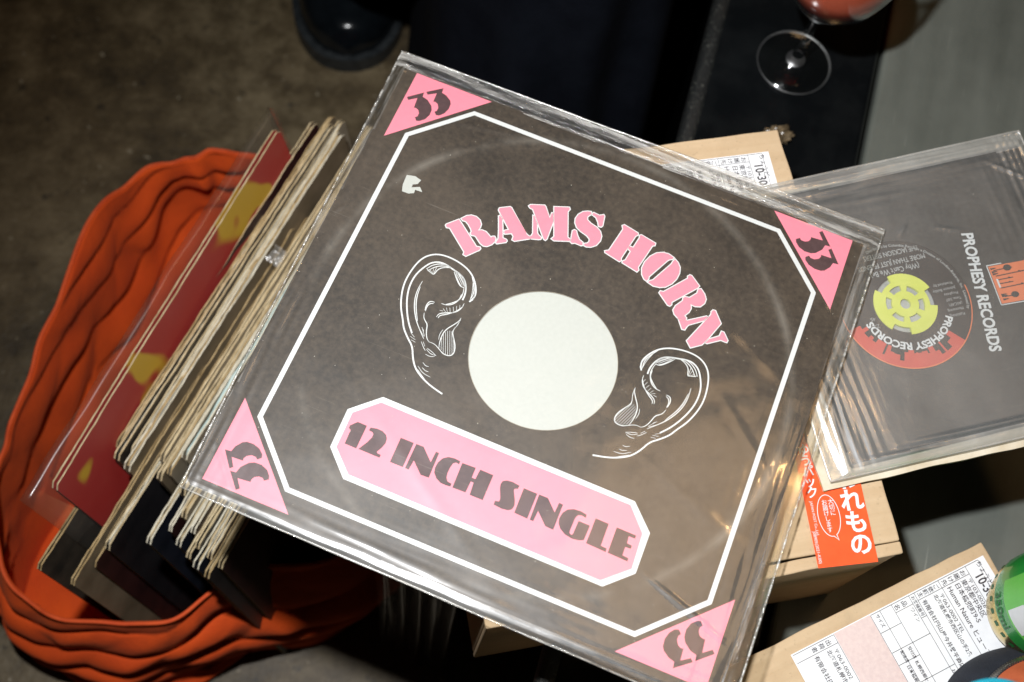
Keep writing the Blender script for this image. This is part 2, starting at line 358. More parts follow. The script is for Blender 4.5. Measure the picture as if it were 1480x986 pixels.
for i, ch in enumerate('に切大'): st_text(ch, .0036, .0138, .0301+i*.0034, 0, .00002)
st_text('JAPAN POST Co.,Ltd.', .0023, .0030, .0395, R_(-90)); st_text('J08905(2021-K00)', .0026, .0010, .0215, R_(-90))
T = MB()
pts = [(.0128+.0066*math.cos(a), .0300+.0125*math.sin(a)) for a in [R_(-70+i*345/40) for i in range(41)]]
T.stroke(pts+[(.0158, .0150)], .00042, .0005, True)
T.build('speech_bubble', M['white'], st)
mb = MB(); mb.box((0, 0, 0), (.0075, .0065, .0004)); o = mb.build('tape_scrap', varied('brown_tape', (.30, .17, .04), (.42, .26, .08), 90, .35), b1); ox, oy = to_box(b1, .1632, -.0832); o.location = (ox, oy, .1372); o.rotation_euler = (0, 0, R_(12))
b2 = carton('cardboard_box', (.0265, -.4160, .3472), R_(23.4), .30, .2650, .0928, 'low tan cardboard box with a white postage label, carrying the green can', .0045, 7.7)
b2.location = (.2758-math.cos(R_(23.4))*.30+math.sin(R_(23.4))*.265, -.1056-math.sin(R_(23.4))*.30-math.cos(R_(23.4))*.265, .3472)
ox, oy = to_box(b2, .2752, -.1135)
postage_label('postage_label', b2, .0935, ox, oy, R_(-65.8)-R_(23.4))

# ------------------------------------------------------------------ artwork outlines in the sleeve's own plane, 0.01 mm
TITLE=[[[(-8861,5367),(-8853,5463),(-8285,6087),(-6585,4779),(-6369,4832),(-6311,4767),(-6332,4645),(-6924,3929),(-7097,3963),(-7104,4140),(-8568,5317),(-8761,5275)],[(-8168,6210),(-7945,6519),(-7691,6680),(-7381,6705),(-7091,6583),(-6905,6345),(-6883,6079),(-6929,5852),(-6722,5978),(-6444,5980),(-6189,5844),(-6000,5724),(-5948,5839),(-5830,5892),(-5712,5786),(-5687,5569),(-5778,5324),(-5994,5077),(-6208,5017),(-6438,5095),(-6666,5264),(-6871,5422),(-6981,5449),(-7162,5404),(-7260,5497),(-7241,5642),(-7363,5793),(-7618,6022),(-7850,6147),(-8042,6128)]],[[(-6118,7338),(-6068,7393),(-5856,7235),(-5619,6697),(-5337,6000),(-5097,5995),(-5025,5936),(-5044,5814),(-5513,5503),(-5585,5534),(-5559,5763),(-5547,5860),(-5742,6411)],[(-6296,7777),(-6280,7887),(-5717,8236),(-5622,8200),(-4209,7013),(-4344,7135),(-4052,6841),(-3843,6778),(-3769,6668),(-4169,6398),(-4587,6111),(-4736,6135),(-4753,6378),(-4940,6545),(-5312,6331),(-5401,6405),(-5397,6544),(-5185,6709),(-6264,7699)]],[[(-4174,8244),(-4087,8224),(-3756,7808),(-3503,7201),(-3374,7102),(-3172,7014),(-3161,6906),(-3253,6843),(-3749,6677),(-3821,6779),(-3748,6911),(-3735,7096)],[(-4672,8781),(-4609,8901),(-3790,9227),(-3710,9172),(-3165,8506),(-3176,8911),(-3102,8922),(-2878,8341),(-2814,7064),(-2870,6958),(-2979,6989),(-4361,8670),(-4566,8691)],[(-3200,9381),(-2329,9731),(-2244,9632),(-2309,9419),(-1679,7710),(-1478,7644),(-1468,7514),(-2362,7155),(-2539,7210),(-2441,7411)]],[[(-957,10010),(-1153,9953),(-1411,9804),(-1614,9506),(-1679,9157),(-1603,8873),(-1393,8606),(-1057,8441),(-622,8322),(-370,8166),(-322,7986),(-396,7819),(-555,7724),(-529,7602),(-384,7578),(-110,7679),(147,7929),(274,8322),(227,8661),(46,8940),(-255,9120),(-684,9221),(-972,9364),(-1051,9555),(-988,9721),(-892,9833)],[(-830,9930),(-781,10012),(-375,9976),(-157,10130),(-85,10062),(37,9389),(-15,9265),(-166,9251),(-300,9508),(-533,9767),(-796,9840)],[(-1539,8268),(-1461,8371),(-1339,8359),(-1187,8112),(-955,7857),(-683,7756),(-635,7576),(-695,7527),(-1125,7534),(-1265,7440),(-1380,7487)]],[[(1188,9894),(1292,9996),(2253,9804),(2287,9684),(2182,9544),(2036,8706),(1869,7720),(1927,7560),(1855,7464),(844,7686),(798,7772),(1013,7923),(1321,9682)],[(2412,9686),(2502,9764),(3494,9578),(3510,9424),(3377,9337),(3050,7559),(3147,7391),(3092,7245),(2065,7462),(2052,7562),(2187,7703),(2281,8413),(2083,8512),(2053,8660),(2149,8719),(2336,8717),(2474,9551)]],[[(4881,9100),(4519,9206),(4161,9163),(3810,8967),(3520,8596),(3329,8083),(3306,7595),(3459,7188),(3683,6946),(3863,6895),(3915,7075),(3887,7221),(4582,8752),(4679,8876),(4832,8971)],[(5001,9021),(5233,8885),(5456,8612),(5549,8229),(5513,7791),(5343,7346),(5054,6981),(4743,6816),(4353,6746),(3975,6839),(4042,6975),(4206,7100),(4903,8630),(4928,8828)]],[[(6114,8240),(6206,8376),(6321,8364),(6966,7894),(6916,7746),(5745,6161),(5791,5995),(5723,5872),(5595,5877),(4849,6447),(4883,6587),(5068,6607),(6160,8102)],[(7000,7658),(7135,7749),(7436,7507),(7631,7219),(7634,6909),(7464,6597),(7172,6485),(6864,6504),(6978,6245),(6941,5949),(6752,5619),(6925,5511),(6922,5356),(6756,5283),(6483,5284),(6178,5456),(6015,5692),(6066,6025),(6361,6529),(6321,6729),(6422,6836),(6679,6889),(7010,7380)]],[[(6525,5241),(6765,5256),(7050,5382),(8031,6125),(8115,6119),(7953,5783),(7187,5137),(7114,4951),(7076,4739),(6922,4714)],[(8219,6549),(8283,6688),(8417,6698),(8990,6028),(8599,4817),(8360,4227),(7785,3762),(7441,4093),(8257,6349)],[(8672,4758),(9180,5195),(9203,5541),(9340,5540),(9717,5129),(9707,4991),(9577,4976),(9329,4988),(8618,4431),(8534,4437)]]]
BANNER=[[(-8457,-8478),(-7883,-8485),(-7875,-9970),(-8598,-9962),(-8629,-9087),(-8774,-9011),(-8781,-8852)],[(-7645,-8507),(-7292,-8414),(-6938,-8422),(-6659,-8556),(-6520,-8750),(-6480,-9055),(-6587,-9399),(-6720,-9685),(-6667,-9754),(-6442,-9771),(-6447,-9955),(-7754,-9949),(-7464,-9389),(-7330,-9009),(-7336,-8803),(-7443,-8711),(-7670,-8694)],[(-5820,-8377),(-5014,-8374),(-5007,-9946),(-5799,-9948)],[(-4857,-8372),(-4405,-8360),(-3672,-9051),(-3645,-8354),(-3447,-8360),(-3413,-9935),(-3904,-9966),(-4591,-9333),(-4647,-9947),(-4873,-9936)],[(-2157,-8329),(-2516,-8301),(-2879,-8366),(-3140,-8570),(-3298,-8912),(-3321,-9263),(-3243,-9546),(-3003,-9804),(-2679,-9957),(-2331,-9965),(-2089,-9928),(-2098,-9752),(-2347,-9724),(-2491,-9538),(-2549,-9247),(-2533,-8878),(-2476,-8603),(-2345,-8501),(-2143,-8518)],[(-2007,-8378),(-1189,-8344),(-1175,-8972),(-960,-8970),(-918,-8341),(-104,-8353),(-105,-9948),(-897,-9953),(-972,-9201),(-1142,-9206),(-1170,-9914),(-1963,-9941)],[(1494,-8340),(1042,-8286),(718,-8336),(513,-8469),(473,-8689),(536,-8932),(671,-9232),(779,-9499),(760,-9663),(544,-9711),(563,-9947),(1084,-9990),(1443,-9926),(1620,-9783),(1665,-9520),(1561,-9208),(1403,-8919),(1300,-8716),(1320,-8604),(1476,-8564)],[(1776,-8377),(2595,-8385),(2606,-9959),(1805,-9926)],[(2712,-8379),(3246,-8375),(3898,-9009),(3938,-8391),(4177,-8401),(4189,-9987),(3690,-9958),(3008,-9301),(2968,-9959),(2756,-9961)],[(5620,-8426),(5254,-8360),(4844,-8402),(4520,-8563),(4329,-8844),(4262,-9227),(4328,-9508),(4535,-9771),(4887,-9972),(5337,-10043),(5736,-9982),(5984,-9854),(6017,-8942),(5324,-8942),(5299,-9775),(5222,-9851),(5095,-9796),(5070,-9675),(5090,-8830),(5187,-8633),(5377,-8574),(5648,-8614)],[(6169,-8413),(6961,-8429),(6979,-9780),(7337,-9802),(7351,-10013),(6164,-9974)],[(7453,-8440),(8622,-8448),(8628,-8643),(8250,-8650),(8294,-9069),(8598,-9093),(8604,-9286),(8277,-9316),(8287,-9811),(8658,-9848),(8664,-10040),(7474,-10004)]]
PILL_OUT=[(-7764,-6499),(7896,-6591),(9308,-8007),(9327,-10498),(7861,-11906),(-7798,-11892),(-9269,-10459),(-9319,-7993)]
PILL_IN=[(-7717,-6857),(7734,-6904),(8916,-8202),(9024,-10325),(7625,-11626),(-7644,-11539),(-8944,-10319),(-8969,-8080)]
NUM33=[[(-14814,12982),(-13944,13765),(-13904,13427),(-13522,13335),(-13123,13024),(-12972,12741),(-12943,12332),(-13086,11916),(-13352,11652),(-13552,11574),(-13734,11790),(-13613,11916),(-13614,12161),(-13755,12377),(-13934,12450),(-14086,12435),(-14168,13191),(-14650,12810)],[(-13839,13864),(-12938,14593),(-12892,14234),(-12542,14147),(-12169,13894),(-12043,13668),(-12016,13256),(-12137,12847),(-12368,12564),(-12571,12491),(-12760,12685),(-12653,12819),(-12653,13066),(-12806,13313),(-12992,13404),(-13137,13372),(-13180,14050),(-13681,13702)]]
CHIP=[(-12490,7670),(-11981,7808),(-11525,7694),(-11619,7349),(-11875,7194),(-11861,6975),(-11402,7222),(-11117,6938),(-11590,6910),(-11562,6660),(-11858,6488),(-12290,6478),(-12442,6935)]
EAR=[[(-5544,1153),(-5448,1319),(-5370,1661),(-5443,1999),(-5716,2497),(-6121,2940),(-6693,3248),(-7433,3419),(-8108,3432),(-8613,3307),(-9044,3011),(-9350,2558),(-9540,1845),(-9615,1002),(-9549,350),(-9347,-357),(-9078,-968),(-8679,-1577),(-8452,-2017),(-7961,-2516),(-7489,-2901),(-7169,-3584),(-6777,-4113),(-6250,-4463),(-5590,-4751),(-4701,-4960)],[(-7865,-2116),(-8311,-1594),(-8713,-927),(-9071,-112),(-9248,670),(-9219,1490),(-8958,2168),(-8666,2651),(-8217,2903),(-7767,2891),(-7328,2774),(-6775,2647),(-6409,2436),(-6132,2063),(-5952,1525),(-5958,1092)],[(-8773,2126),(-8514,2556),(-7985,2882),(-7466,2838)],[(-8635,2063),(-8362,2461),(-7931,2755),(-7504,2796)],[(-8778,2187),(-8520,2052),(-8210,1979)],[(-8587,2210),(-8385,2050)],[(-8377,2367),(-8307,2023)],[(-8236,2556),(-8240,2178),(-8244,1926)],[(-8704,2095),(-8363,1998),(-8197,1947),(-8121,2419),(-7793,2691),(-7397,2806)],[(-7259,2743),(-6659,2636),(-6257,2255),(-6039,1733)],[(-7168,2658),(-6829,2248),(-6458,1892),(-6182,1891)],[(-7144,2732),(-6711,2363),(-6328,1975)],[(-7028,2721),(-6527,2321),(-6213,1965)],[(-7030,2595),(-6670,2133),(-6352,1902)],[(-6890,2657),(-6390,2258),(-6166,1985)],[(-6213,1965),(-6082,1467),(-6118,1081),(-6358,607),(-6706,391),(-7027,371)],[(-6156,1434),(-6143,1009),(-6439,669),(-6811,381)],[(-6077,2834),(-5747,2359),(-5503,1849),(-5541,1278)],[(-5871,2552),(-5596,1807),(-5538,1217)],[(-5629,2287),(-5413,1765),(-5380,1288)],[(-6953,-570),(-6903,-305),(-6602,-111),(-6050,135),(-5788,556),(-5779,926)],[(-6831,-600),(-6813,-386),(-6467,-172),(-5992,258),(-5760,751)],[(-6944,-80),(-6738,-49)],[(-6803,104),(-6578,-39)],[(-6641,237),(-6486,2)],[(-6456,319),(-6329,71)],[(-6293,453),(-6158,184)],[(-6130,586),(-6009,299)],[(-5967,720),(-5878,455)],[(-8653,1283),(-8695,794),(-8655,196),(-8452,-447),(-8122,-1028),(-7854,-1392),(-7453,-1814),(-7075,-2184)],[(-8625,887),(-8563,237),(-8360,-406),(-7871,-1279)],[(-7426,278),(-7692,258),(-7816,-42),(-7753,-440)],[(-7442,186),(-7672,83),(-7749,-195),(-7704,-479)],[(-7724,-609),(-7620,-926),(-7440,-1088),(-7243,-1241),(-7133,-1672),(-6942,-2065),(-6729,-2233)],[(-6729,-2233),(-6354,-2222),(-5932,-2450),(-5645,-2619),(-5226,-2588),(-5074,-2308),(-5179,-1881),(-5412,-1508),(-5673,-1146),(-5688,-853),(-5565,-497),(-5580,-20)],[(-5580,-20),(-5605,-273),(-5795,-599),(-6125,-1106),(-6182,-1610),(-6121,-2059),(-6020,-2371)],[(-5555,-131),(-5614,-640),(-5716,-1045)],[(-6262,-1167),(-6338,-1500),(-6252,-1879)],[(-6139,-1711),(-5860,-2418)],[(-6137,-1411),(-5666,-2569)],[(-6061,-1257),(-5514,-2596)],[(-5981,-1138),(-5370,-2580)],[(-5875,-1055),(-5243,-2548)],[(-5743,-1057),(-5150,-2436)],[(-5524,-1319),(-5126,-2213)],[(-7564,-1683),(-7140,-2034)],[(-7471,-1522),(-7095,-2014)],[(-7270,-1733),(-7381,-1602)],[(-7147,-2394),(-6838,-2732),(-6683,-2840)],[(-7029,-2366),(-6818,-2604)],[(-6681,-2721),(-6325,-2919),(-5965,-2878)],[(-6598,-3039),(-6307,-3087),(-6035,-2967)],[(-6657,-2652),(-6326,-2742),(-6024,-2868)],[(-7910,-2136),(-7619,-2305)],[(-7868,-2356),(-7509,-2435)],[(-7736,-2535),(-7443,-2584)],[(-6520,-3591),(-6300,-3728),(-6098,-3698)],[(-6438,-3906),(-6173,-4022),(-5989,-4000)],[(-6706,-3907),(-6244,-4228),(-5746,-4265)],[(-6639,-4111),(-6226,-4394),(-5941,-4559)]]

# ------------------------------------------------------------------ big record sleeve (artwork in its own plane, 0.01 mm units)
SL = bpy.data.objects.new('record_sleeve', None); SL.empty_display_size = .05
link(SL, None, 'large black twelve inch record sleeve with pink lettering and ear drawings in clear plastic', 'record sleeve')
SL.matrix_world = Matrix(((.9146, .4044, -.0008, 0), (-.4041, .9138, .0418, 0), (.0176, -.0379, .9991, .5), (0, 0, 0, 1)))
u5 = lambda P: [(x*1e-5, y*1e-5) for x, y in P]
HC, HR = (-.0008, -.0053), .04457
X0, X1, Y0, Y1, RC = -.1582, .1575, -.1545, .1512, .0045
def rounded(x0, x1, y0, y1, r, k=6):
    P = []
    for cx, cy, a in ((x1-r, y0+r, -90), (x1-r, y1-r, 0), (x0+r, y1-r, 90), (x0+r, y0+r, 180)):
        P += [(cx+r*math.cos(R_(a+90*i/k)), cy+r*math.sin(R_(a+90*i/k))) for i in range(k+1)]
    return P
def card_with_hole(name, x0, x1, y0, y1, rc, hc, hr, th, mat, parent, n=160):
    """sheet of card with rounded corners and a round die-cut hole; gently warped"""
    mb = MB(); K = 10
    def edge(a):
        d = Vector((math.cos(a), math.sin(a))); best = 9
        for ax, lim in ((0, x1 if d.x > 0 else x0), (1, y1 if d.y > 0 else y0)):
            if abs(d[ax]) > 1e-9: best = min(best, (lim-hc[ax])/d[ax])
        p = Vector(hc)+d*best
        cx = min(max(p.x, x0+rc), x1-rc); cy = min(max(p.y, y0+rc), y1-rc); q = p-Vector((cx, cy))
        if abs(q.x) > 1e-9 and abs(q.y) > 1e-9 and q.length > rc: p = Vector((cx, cy))+q.normalized()*rc
        return p
    cor = [math.atan2(y-hc[1], x-hc[0]) for x in (x0, x1) for y in (y0, y1)]
    A = sorted([2*math.pi*i/n-math.pi for i in range(n)]+[c+d for c in cor for d in (-.02, -.01, 0, .01, .02)])
    m = len(A); wv = lambda x, y: 0
    for lay, z in ((0, 0), (1, -th)):
        for k in range(K+1):
            for a in A:
                h = Vector(hc)+Vector((math.cos(a), math.sin(a)))*hr; p = h.lerp(edge(a), k/K); mb.v.append(Vector((p.x, p.y, z)))
    o = (K+1)*m
    for k in range(K):
        for i in range(m):
            j = (i+1) % m
            mb.f.append((k*m+i, (k+1)*m+i, (k+1)*m+j, k*m+j)); mb.f.append((o+k*m+i, o+k*m+j, o+(k+1)*m+j, o+(k+1)*m+i))
    for i in range(m):
        j = (i+1) % m; mb.f.append((i, j, o+j, o+i)); mb.f.append((K*m+j, K*m+i, o+K*m+i, o+K*m+j))
    return mb.build(name, mat, parent)
card = card_with_hole('card_jacket', X0, X1, Y0, Y1, RC, HC, HR, .0024, M['card'], SL)
mb = MB(); mb.lathe([(0, -.0006), (.0475, -.0006), (.0475, -.0011), (0, -.0011)], 72, (*HC, 0)); mb.build('inner_paper', M['paper'], SL)
mb = MB(); mb.stroke([(HC[0]+HR*math.cos(a), HC[1]+HR*math.sin(a)) for a in [2*math.pi*i/120 for i in range(120)]], .00035, .0001, True)
mb.build('hole_edge', varied('card_cut', (.25, .22, .17), (.36, .33, .27), 300), card)
# the white eight-sided frame line
oa, ob, fw = .1382, .1045, .0029
def octa(a, b): return [(-a, b), (-b, a), (b, a), (a, b), (a, -b), (b, -a), (-b, -a), (-a, -b)]
mb = MB(); po, pi_ = octa(oa, ob), octa(oa-fw, ob-fw*.42)
n = len(po); mb.v = [Vector((x, y, .00014)) for x, y in po+pi_]; mb.f = [(i, n+i, n+(i+1) % n, (i+1) % n) for i in range(n)]
mb.f = [f[::-1] for f in mb.f]; mb.build('frame_line', M['white'], SL)
# corner triangles, each with its number
for k in range(4):
    a = -k*math.pi/2
    tri = [rot2(p, a) for p in ((-.1496, .1496), (-.1496, .0970), (-.0970, .1496))]
    mb = MB(); mb.poly(tri, .00014); tr = mb.build('corner_triangle', M['pink'], SL)
    for q in NUM33:
        mb = MB(); mb.poly([rot2(p, a) for p in u5(q)], .00026); mb.build('numeral', M['maroon'], tr)
# arched title, pink letters with a white keyline
for i, pcs in enumerate(TITLE):
    lt = MB()
    for q in pcs: lt.poly(u5(q), .00030)
    L = lt.build('title_letter', M['pink'], SL)
    ol = MB()
    for q in pcs: ol.stroke(u5(q), .0013, .00018, True)
    ol.build('letter_outline', M['white'], L)
# banner
mb = MB(); mb.poly(u5(PILL_OUT), .00014); pan = mb.build('banner', M['white'], SL)
mb = MB(); mb.poly(u5(PILL_IN), .00022); mb.build('banner_field', M['pink'], pan)
for q in BANNER:
    mb = MB(); mb.poly(u5(q), .00032); mb.build('banner_letter', M['maroon'], pan)
# ears, drawn line by line; the right one mirrors the left
def smooth_line(P, it=2):
    for _ in range(it):
        if len(P) < 3: return P
        Q = [P[0]]
        for a, b in zip(P, P[1:]): Q += [(a[0]*.75+b[0]*.25, a[1]*.75+b[1]*.25), (a[0]*.25+b[0]*.75, a[1]*.25+b[1]*.75)]
        P = Q+[P[-1]]
    return P
for s in (1, -1):
    mb = MB()
    for i, q in enumerate(EAR):
        mb.stroke([(x*s, y) for x, y in smooth_line(u5(q))], .00095 if i < 2 else (.0006 if len(q) > 3 else .00034), .00014, False, i > 1)
    mb.build('ear_drawing', M['white'], SL)
mb = MB(); mb.poly(u5(CHIP), .00012); mb.build('torn_patch', M['paper'], SL)
rnd = random.Random(5)
mb = MB()
for _ in range(150):
    x, y, r = rnd.uniform(X0, X1), rnd.uniform(Y0, Y1), rnd.uniform(.00008, .00028)
    mb.poly([(x+r*rnd.uniform(.6, 1.3)*math.cos(a), y+r*rnd.uniform(.6, 1.3)*math.sin(a)) for a in [i*math.pi/3 for i in range(6)]], .0004)
mb.build('dust', varied('dust', (.45, .42, .36), (.7, .68, .62), 300), SL, kind='stuff')
# clear outer cover, puckered along its seams, creased near the near right corner
CQ = [(-.1592, -.1582), (.1662, -.1605), (.1668, .1668), (-.1655, .1622)]
def seg_d(x, y, a, b):
    ax, ay = a; bx, by = b; t_ = ((x-ax)*(bx-ax)+(y-ay)*(by-ay))/((bx-ax)**2+(by-ay)**2); t_ = min(max(t_, 0), 1)
    return math.hypot(x-ax-t_*(bx-ax), y-ay-t_*(by-ay)), t_
def cover_height(x, y, creases, inner, amp):
    x0, x1, y0, y1 = inner
    dx = max(x0-x, x-x1, 0); dy = max(y0-y, y-y1, 0); d = max(dx, dy)
    V = Vector
    h = .0011+.00035*noise.noise(V((x*22, y*22, .3)))+.00018*noise.noise(V((x*60, y*60, 4)))
    ex = min(x1-x, x-x0); ey = min(y1-y, y-y0)
    kx = math.exp(-max(ex, 0)/.012); ky = math.exp(-max(ey, 0)/.010)
    h += amp*ky*(1 if y > 0 else .30)*(noise.noise(V((x*16, y*330, 1.7)))+.5*noise.noise(V((x*30, y*420, 7))))
    h += amp*kx*(noise.noise(V((y*16, x*330, 5.1)))+.5*noise.noise(V((y*30, x*420, 2))))
    for a, b, wd, am in creases:
        q, t_ = seg_d(x, y, a, b); h += am*math.exp(-(q/wd)**2)*math.sin(math.pi*min(max(t_, .04), .96))
    h -= min(d/.010, 1)**1.3*.0024
    return max(h, .00055 if d == 0 else -.0030)
def film_cover(name, quad, inner, creases, parent, N, mats, amp, zbot, zoff=0.):
    mb = MB(); B = [Vector(q) for q in quad]; rs = random.Random(3)
    for j in range(N+1):
        for i in range(N+1):
            s, q = i/N, j/N; p = B[0]*(1-s)*(1-q)+B[1]*s*(1-q)+B[2]*s*q+B[3]*(1-s)*q
            e = max(0, 1-min(i, N-i, j, N-j)/1.01)
            jx = .0009*noise.noise(Vector((p.x*28, p.y*28, 9)))*(1 if min(i, N-i, j, N-j) < 6 else 0)
            edge = (i in (0, N) or j in (0, N))
            z = cover_height(p.x, p.y, creases, inner, amp) if not edge else -.0014
            mb.v.append(Vector((p.x+jx, p.y+jx, z+zoff)))
    for j in range(N):
        for i in range(N): mb.f.append((j*(N+1)+i, j*(N+1)+i+1, (j+1)*(N+1)+i+1, (j+1)*(N+1)+i))
    o = mb.build(name, mats, parent, True)
    for p in o.data.polygons:
        c = p.center
        if c.y > inner[3]-.002: p.material_index = 1
        elif c.y < inner[2]+.001: p.material_index = 3 if len(mats) > 3 else 1
        elif c.x > inner[1]-.001 or c.x < inner[0]+.001: p.material_index = 2
    k = MB(); k.v = [Vector((q.x, q.y, zbot)) for q in B]; k.f = [(3, 2, 1, 0)]; k.build('cover_back', mats[0], o)
    S = MB(); pts = []
    for e in range(4):
        a, b = B[e], B[(e+1) % 4]
        for i in range(60):
            p = a.lerp(b, i/60); pts.append((p.x+.0004*noise.noise(Vector((p.x*20, p.y*20, 3))), p.y+.0004*noise.noise(Vector((p.x*20, p.y*20, 8))), -.0015+.0004*noise.noise(Vector((p.x*12, p.y*12, 1)))+zoff))
    S.tube(pts, .00075, 6, True); S.build('seam', mats[1], o, True)
    return o
CRE = [((.0975, -.1035), (.1565, -.1235), .0010, .0010), ((.139, .112), (.152, .094), .0008, .0006), ((-.149, .043), (-.156, .032), .0006, .0006), ((-.05, .1565), (.16, .1600), .0012, .0013), ((.02, .152), (.12, .1545), .0007, .0009), ((.160, -.15), (.1615, .15), .0009, .0012), ((-.1, -.147), (.05, -.151), .0020, .0003), ((-.155, -.125), (-.130, -.152), .0007, .0007), ((-.12, -.05), (.02, -.14), .004, .00025), ((.03, .10), (.15, .03), .004, .0002), ((.05, -.03), (.152, -.07), .004, .0002), ((.10, .02), (.155, -.03), .003, .00022), ((-.14, .12), (-.02, .142), .002, .0004)]
film_cover('plastic_cover', CQ, (X0, X1, Y0, Y1), CRE, SL, 260, [M['film'], M['film_edge'], M['film_side'], M['film_low']], .0008, -.0036)

# ------------------------------------------------------------------ seven inch single beside it, on the box
M['film7'] = m_plastic('single_film', .16, .030, (1, 1, 1), .40, 12., .22, .55, tint=(.95, .965, .96), milk=(.72, .78, .80))
M['film7_edge'] = m_plastic('single_film_edge', .10, .34, (1, 1, 1), 1.0, 40., .25, .30, dist=.003)
SG = empty('single_sleeve', (.2282, .0357, .4908), R_(13.2), 'black seven inch single sleeve in clear plastic with yellow adapter showing', 'record sleeve')
gx0, gx1, gy0, gy1 = -.072, .1185, -.0915, .0900
card7 = card_with_hole('paper_sleeve', gx0, gx1, gy0, gy1, .003, (0, 0), .0435, .0012, M['single_card'], SG, 120)
M['label_black'] = varied('label_black', (.010, .010, .011), (.02, .02, .021), 60, .55)
M['red_print'] = m_print('red_print', (.62, .075, .05), .1); M['orange_print'] = m_print('orange_print', (.78, .20, .075), .08)
M['grey_print'] = m_print('grey_print', (.40, .42, .42), .1); M['yellow'] = varied('yellow_plastic', (.62, .68, .09), (.70, .76, .14), 60, .35, .1)
M['silver'] = varied('grey_vinyl', (.26, .28, .28), (.45, .47, .47), 50, .3)
mb = MB(); mb.lathe([(.0190, -.0004), (.0432, -.0004), (.0432, -.0010), (.0190, -.0010)], 96); disc = mb.build('record_label', M['label_black'], SG)
# skyline printed at the label's edge
P = []; rs = random.Random(12)
for i in range(57):
    a = R_(205+i*120/56-13); P.append((.0428*math.cos(a), .0428*math.sin(a)))
Q = []; i = 0
while i <= 56:
    a0 = R_(205+i*120/56-13); hh = rs.choice((.0325, .035, .0365, .0345, .0385, .031, .033)); wd = rs.choice((1, 2, 2, 3))
    a1 = R_(205+min(i+wd, 56)*120/56-13); Q += [(hh*math.cos(a0), hh*math.sin(a0)), (hh*math.cos(a1), hh*math.sin(a1))]; i += wd
mb = MB(); mb.poly(P+Q[::-1], -.00028); mb.build('skyline_print', M['red_print'], disc)
mb = MB(); mb.stroke([(.0429*math.cos(a), .0429*math.sin(a)) for a in [R_(150+i*215/70) for i in range(71)]], .0007, -.0002); mb.build('label_rim', M['orange_print'], disc)
T = MB()
put_text(T, 'PROPHESY RECORDS', .0066, 0, 0, -.0002, arc=(0, 0, .0262, R_(262)), bold=.00022)   # curved round the lower half of the label
T.build('arched_name', M['white'], disc)
T = MB()
for s, size, x, y in (("(Why Can't We Be)", .0052, .022, .0215), ('MORE THAN JUST FRIENDS', .0048, .028, .0268), ('THE JACKSON SISTERS', .0048, .026, .0332)):
    T = MB(); put_text(T, s, size, x-.003, y+.0035, -.0002, R_(180), bold=.00006, sx=.8); T.build('small_lettering', M['grey_print'], disc)
for i, s in enumerate(('Produced by', 'Johnson Bobby', 'Prophesy', 'Time 3:07', '(ASCAP)', 'Moonsong', 'Publishing')):
    T = MB(); put_text(T, s, .0027, .0372-abs(i-3)*.0006, .0080-i*.0036, -.0002, R_(180), sx=.95); T.build('small_lettering', M['grey_print'], disc)
T = MB(); put_text(T, '45', .0034, -.0225, -.004, -.0002, R_(180)); T.build('small_lettering', M['grey_print'], disc)
T = MB(); put_text(T, 'ZS', .0034, -.0215, -.009, -.0002, R_(180)); T.build('small_lettering', M['grey_print'], disc); T = MB()
put_text(T, 'Distributed by Columbia Records, a Division of London-Roberts, Inc.  Licensed by', .0026, 0, 0, -.0002, arc=(0, 0, .0398, R_(45)), bold=.00004)
T.build('small_lettering', M['grey_print'], disc)
# adapter: hub, six slots, three outer notches
mb = MB(); mb.lathe([(0, -.0018), (.0212, -.0018), (.0212, -.0022), (0, -.0022)], 60); mb.build('adapter_well', M['silver'], SG)
ad = MB()
def arc_piece(r0, r1, a0, a1, z0, z1, k=10):
    P = [(r1*math.cos(R_(a0+(a1-a0)*i/k)), r1*math.sin(R_(a0+(a1-a0)*i/k))) for i in range(k+1)]+[(r0*math.cos(R_(a1-(a1-a0)*i/k)), r0*math.sin(R_(a1-(a1-a0)*i/k))) for i in range(k+1)]
    ad.slab(P, z0, z1)
arc_piece(.0034, .0088, 0, 180, -.0016, .0002, 18); arc_piece(.0034, .0088, 180, 360, -.0016, .0002, 18)
for k in range(6): arc_piece(.0086, .0128, k*60+5, k*60+25, -.0016, .0001, 4)
for k in range(3): arc_piece(.0126, .0160, k*120+8, k*120+128, -.0016, .0002, 20); arc_piece(.0158, .0206, k*120+20, k*120+104, -.0016, .0003, 20)
ad.build('adapter', M['yellow'], SG)
# print on the sleeve: name running down, arched emblem
T = MB(); put_text(T, 'PROPHESY RECORDS', .0108, .0545, .0380, .00018, R_(-99.5), bold=.00035, sx=.80); T.build('sleeve_lettering', M['white'], card7)
em = MB(); E = [(.0612, -.0142), (.0625, .0118), (.0870, .0108)]+[(.0870+.0130*math.sin(R_(a)), -.0013+.0128*math.cos(R_(a))) for a in range(10, 171, 10)]+[(.0862, -.0155)]
em.poly(E, .00016); emo = em.build('emblem', M['orange_print'], card7)
k = MB(); k.stroke([(.0605, -.0149), (.0617, .0126), (.072, .0122)], .0006, .00024); k.stroke([(.0605, -.0149), (.085, -.0163)], .0006, .00024); k.poly([(.0640, -.0035), (.0652, -.0036), (.0654, .0025), (.0642, .0026)], .00026); k.build('emblem_keyline', M['white'], emo)
k = MB()
for yy, ln, r in ((.0085, .013, .0022), (.0045, .022, .0006), (.0018, .011, .0005), (-.0010, .010, .0004), (-.0040, .020, .0006), (-.0100, .010, .0021)):
    k.stroke([(.0648, yy), (.0648+ln, yy-.0004)], .0007, .00024); k.poly([(.0648+ln*.75+r*1.3*math.cos(a), yy+r*math.sin(a)) for a in [i*math.pi/6 for i in range(12)]], .00027)
